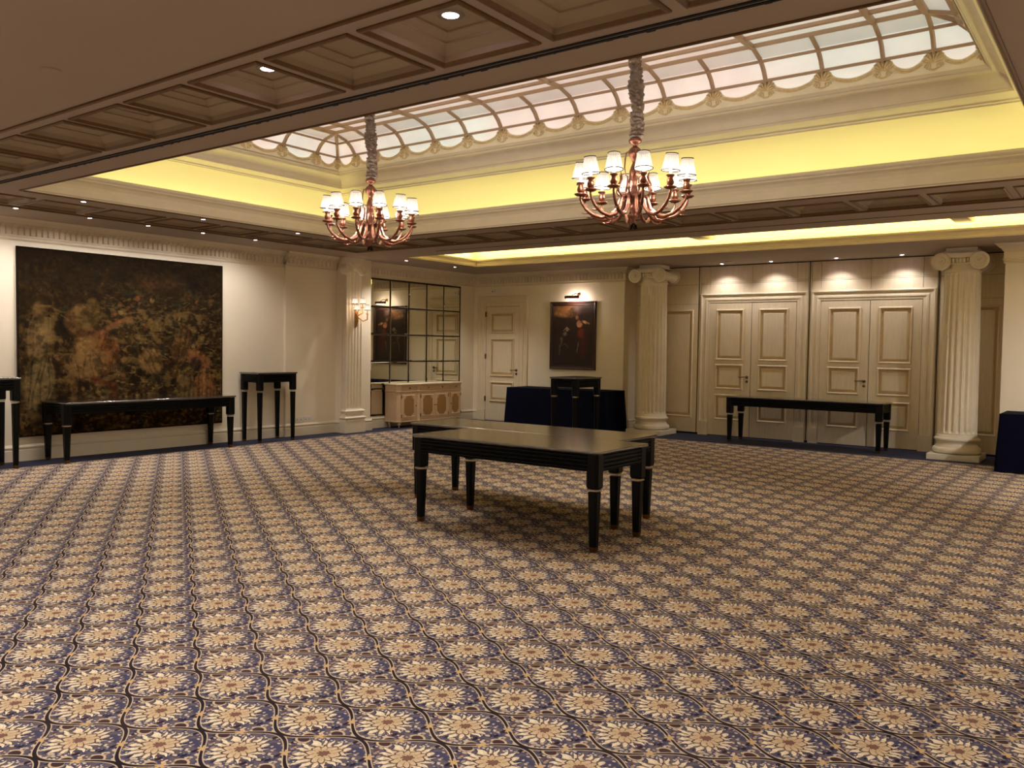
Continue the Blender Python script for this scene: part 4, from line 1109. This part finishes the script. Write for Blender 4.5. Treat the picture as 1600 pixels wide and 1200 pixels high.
# wall sconce on the pilaster
def sconce():
    t = empty('candle_sconce', (-10.825, 10.06, 0)); tag(t, 'gilt wall sconce with four white shades on the fluted pilaster', 'wall lamp')
    f = MB(); f.smooth = True
    f.tube([(0, 0, 1.80), (.02, 0, 1.84), (.02, .01, 1.92), (.03, 0, 2.0), (.02, 0, 2.08)], [.008, .022, .03, .034, .02], 10)
    f.tube([(.012, 0, 1.90), (.03, -.02, 1.96), (.035, .02, 2.02), (.03, 0, 2.09), (.02, .02, 2.16)], [.01, .016, .016, .012, .006], 8); f.build('wall_plate', m_gilt, t)
    for (yy, z, x) in ((-.10, 2.21, .10), (.085, 2.22, .09), (-.12, 2.10, .17), (.13, 2.11, .16)):
        f = MB(); f.smooth = True
        f.tube([(.03, 0, 2.0), (x*.8, yy*.5, z-.19), (x+.01, yy*.95, z-.16), (x, yy, z-.10), (x, yy, z-.05)], [.008, .010, .009, .008, .007], 8)
        f.lathe([(.004, z-.075), (.028, z-.068), (.03, z-.06), (.008, z-.058)], 12, (x, yy)); f.lathe([(.008, z-.058), (.008, z+.01)], 8, (x, yy))
        arm = f.build('arm', m_gilt, t)
        f = MB(); n = 32; f.smooth = True
        rings = [[(r*math.cos(2*PI*q/n), r*math.sin(2*PI*q/n), zz) for q in range(n)] for r, zz in ((.056, 0), (.036, .095))]
        f.loft(rings, True, False, False); f.build('lamp_shade', m_shade, arm, (x, yy, z))
        for r, zz in ((.0565, .002), (.0365, .094)):
            f = MB(); f.smooth = True; f.tube([(r*math.cos(2*PI*q/20), r*math.sin(2*PI*q/20), zz) for q in range(21)], .003, 5, False)
            f.build('shade_trim', m_trim, arm, (x, yy, z))
        f = MB(); f.smooth = True; f.lathe([(.004, z+.005), (.012, z+.02), (.013, z+.035), (.002, z+.06)], 10, (x, yy)); f.build('bulb', m_bulb, arm)
        bulb('bulb_lamp', (x, yy, z+.02), 1.3, (1, .66, .46), .02, arm)
sconce()

# ---------------------------------------------------------------- recessed lamps
def downlight(x, y, z, label, group, watts, size=110, r=.032, aim=None, col=(1, .92, .90)):
    t = empty('downlight', (x, y, z)); tag(t, label, 'ceiling light', group)
    f = MB(); f.smooth = True; f.lathe([(r*.78, -.001), (r*.8, -.006), (r*1.25, -.006), (r*1.3, 0)], 24, cap=False); f.build('rim', m_ring, t)
    f = MB(); f.lathe([(.001, -.004), (r*.78, -.004)], 24, cap=True); f.build('lens', m_lens, t)
    if watts: spot('downlight_lamp', (x, y, z-.02), watts, size, .7, col, .03, aim)
WW = [3.5, 4.36, 5.20, 5.95, 6.74, 7.59]
names = ['out of view at left', 'leftmost', 'second from left', 'middle', 'fourth from left', 'rightmost']
for y, nm in zip(WW, names):
    downlight(-10.25, y, ZC, 'small downlight above the tapestry, %s of the five near the wall' % nm, 'downlights along the tapestry wall', 30, 132, aim=(-10.9, y, 1.2))
for y, nm in zip((4.56, 6.0, 7.43), ('left', 'middle', 'right')):
    downlight(-9.12, y, ZC, 'small downlight in the strip between coffers and skylight, %s one on that side' % nm, 'downlights beside the skylight', 14, 100)
for y, nm in zip((10.79, 12.1), ('left', 'right')):
    downlight(-10.33, y, ZC, 'tiny downlight above the sideboard mirror, %s one of two' % nm, 'downlights before the mirror', 60, 120, r=.03)
for x, nm in zip((-5.80, -4.94, -3.89, -2.92), ('leftmost', 'second from left', 'third from left', 'rightmost')):
    downlight(x, 13.86, ZC, 'recessed downlight over the double doors, %s of the four' % nm, 'downlights above the double doors', 16, 124, r=.038, col=(1, .92, .96))
for x, nm in ((near_x(1)+CW/2, 'nearer, right'), (near_x(3)+CW/2, 'farther, left')):
    downlight(x, 3.135, ZC+.103, 'bright lamp in a ceiling coffer, the %s one of two' % nm, 'lamps in the near coffers', 24, 60, r=.052)
# unseen lamps added behind and right of the view to brighten the room
for x, y in [(x, y) for x in (-9.5, -7, -4.5, -2, .5, 3) for y in (-3.2, -.8, 1.4)]+[(2.6, 5), (2.6, 7.6), (2.6, 9.9), (4.6, 6.5), (4.6, 9.0), (.9, 10.1)]:
    if True:
        spot('downlight_lamp', (x, y, ZC-.02), 230 if y > 3 else 82, 130, .7, (1, .95, .95), .06, (x, y+1.2, 1) if y > 9.5 else None)  # added fill lamp, sharing its name with the visible downlights
        f = MB(); f.lathe([(.001, ZC-.004), (.05, ZC-.004)], 20, (x, y)); o = f.build('downlight', m_lens)
        tag(o, 'round downlight added out of view to brighten the room', 'ceiling light', 'downlights added out of view')

# small ceiling and wall fittings
def disc(name, x, y, z, r, label, cat, m=None, h=.02, group=None):
    f = MB(); f.smooth = True; f.lathe([(r, z), (r, z-h*.5), (r*.75, z-h), (.002, z-h)], 24, (x, y)); o = f.build(name, m or m_ring); tag(o, label, cat, group)
disc('ceiling_speaker', -4.89, 2.27, ZC, .055, 'faint round cover plate in the plain ceiling at upper left', 'cover plate', m_ceil, .006)
disc('smoke_detector', -6.47, 9.72, ZC, .05, 'small round detector on the dark ceiling above the oil painting', 'smoke detector', m_ring, .03, 'detectors on the far ceiling')
disc('smoke_detector', -5.55, 13.55, ZC, .06, 'small flat detector on the white ceiling left of the door downlights', 'smoke detector', m_ceil, .012, 'detectors on the far ceiling')
def plate(name, mb, label, cat, m=m_white, group=None): o = mb.build(name, m, bevel=.003); tag(o, label, cat, group); return o
t = empty('thermostat', (-10.63, YP, 2.645)); tag(t, 'small square white thermostat above the small door frame', 'thermostat')
f = MB(); f.box(-.055, .055, -.03, 0, -.045, .045); f.build('housing', m_white, t, bevel=.004)
f = MB(); f.box(-.012, .018, -.033, -.029, -.006, .006); f.build('display', m_dark, t)
for k, (y, nm) in enumerate(((9.06, 'left'), (9.235, 'right'))):
    t = empty('wall_socket', (XW+.05, y, .27)); tag(t, 'white double wall socket low beside the pilaster, %s one of the pair' % nm, 'socket', 'sockets by the pilaster')
    f = MB(); f.box(0, .009, -.073, .073, -.043, .043); f.build('face_plate', m_white, t, bevel=.002)
    for s in (-.036, .036):
        f = MB(); f.box(.008, .0095, s-.008, s+.008, -.012, .0); f.build('socket_hole', m_dark, t)
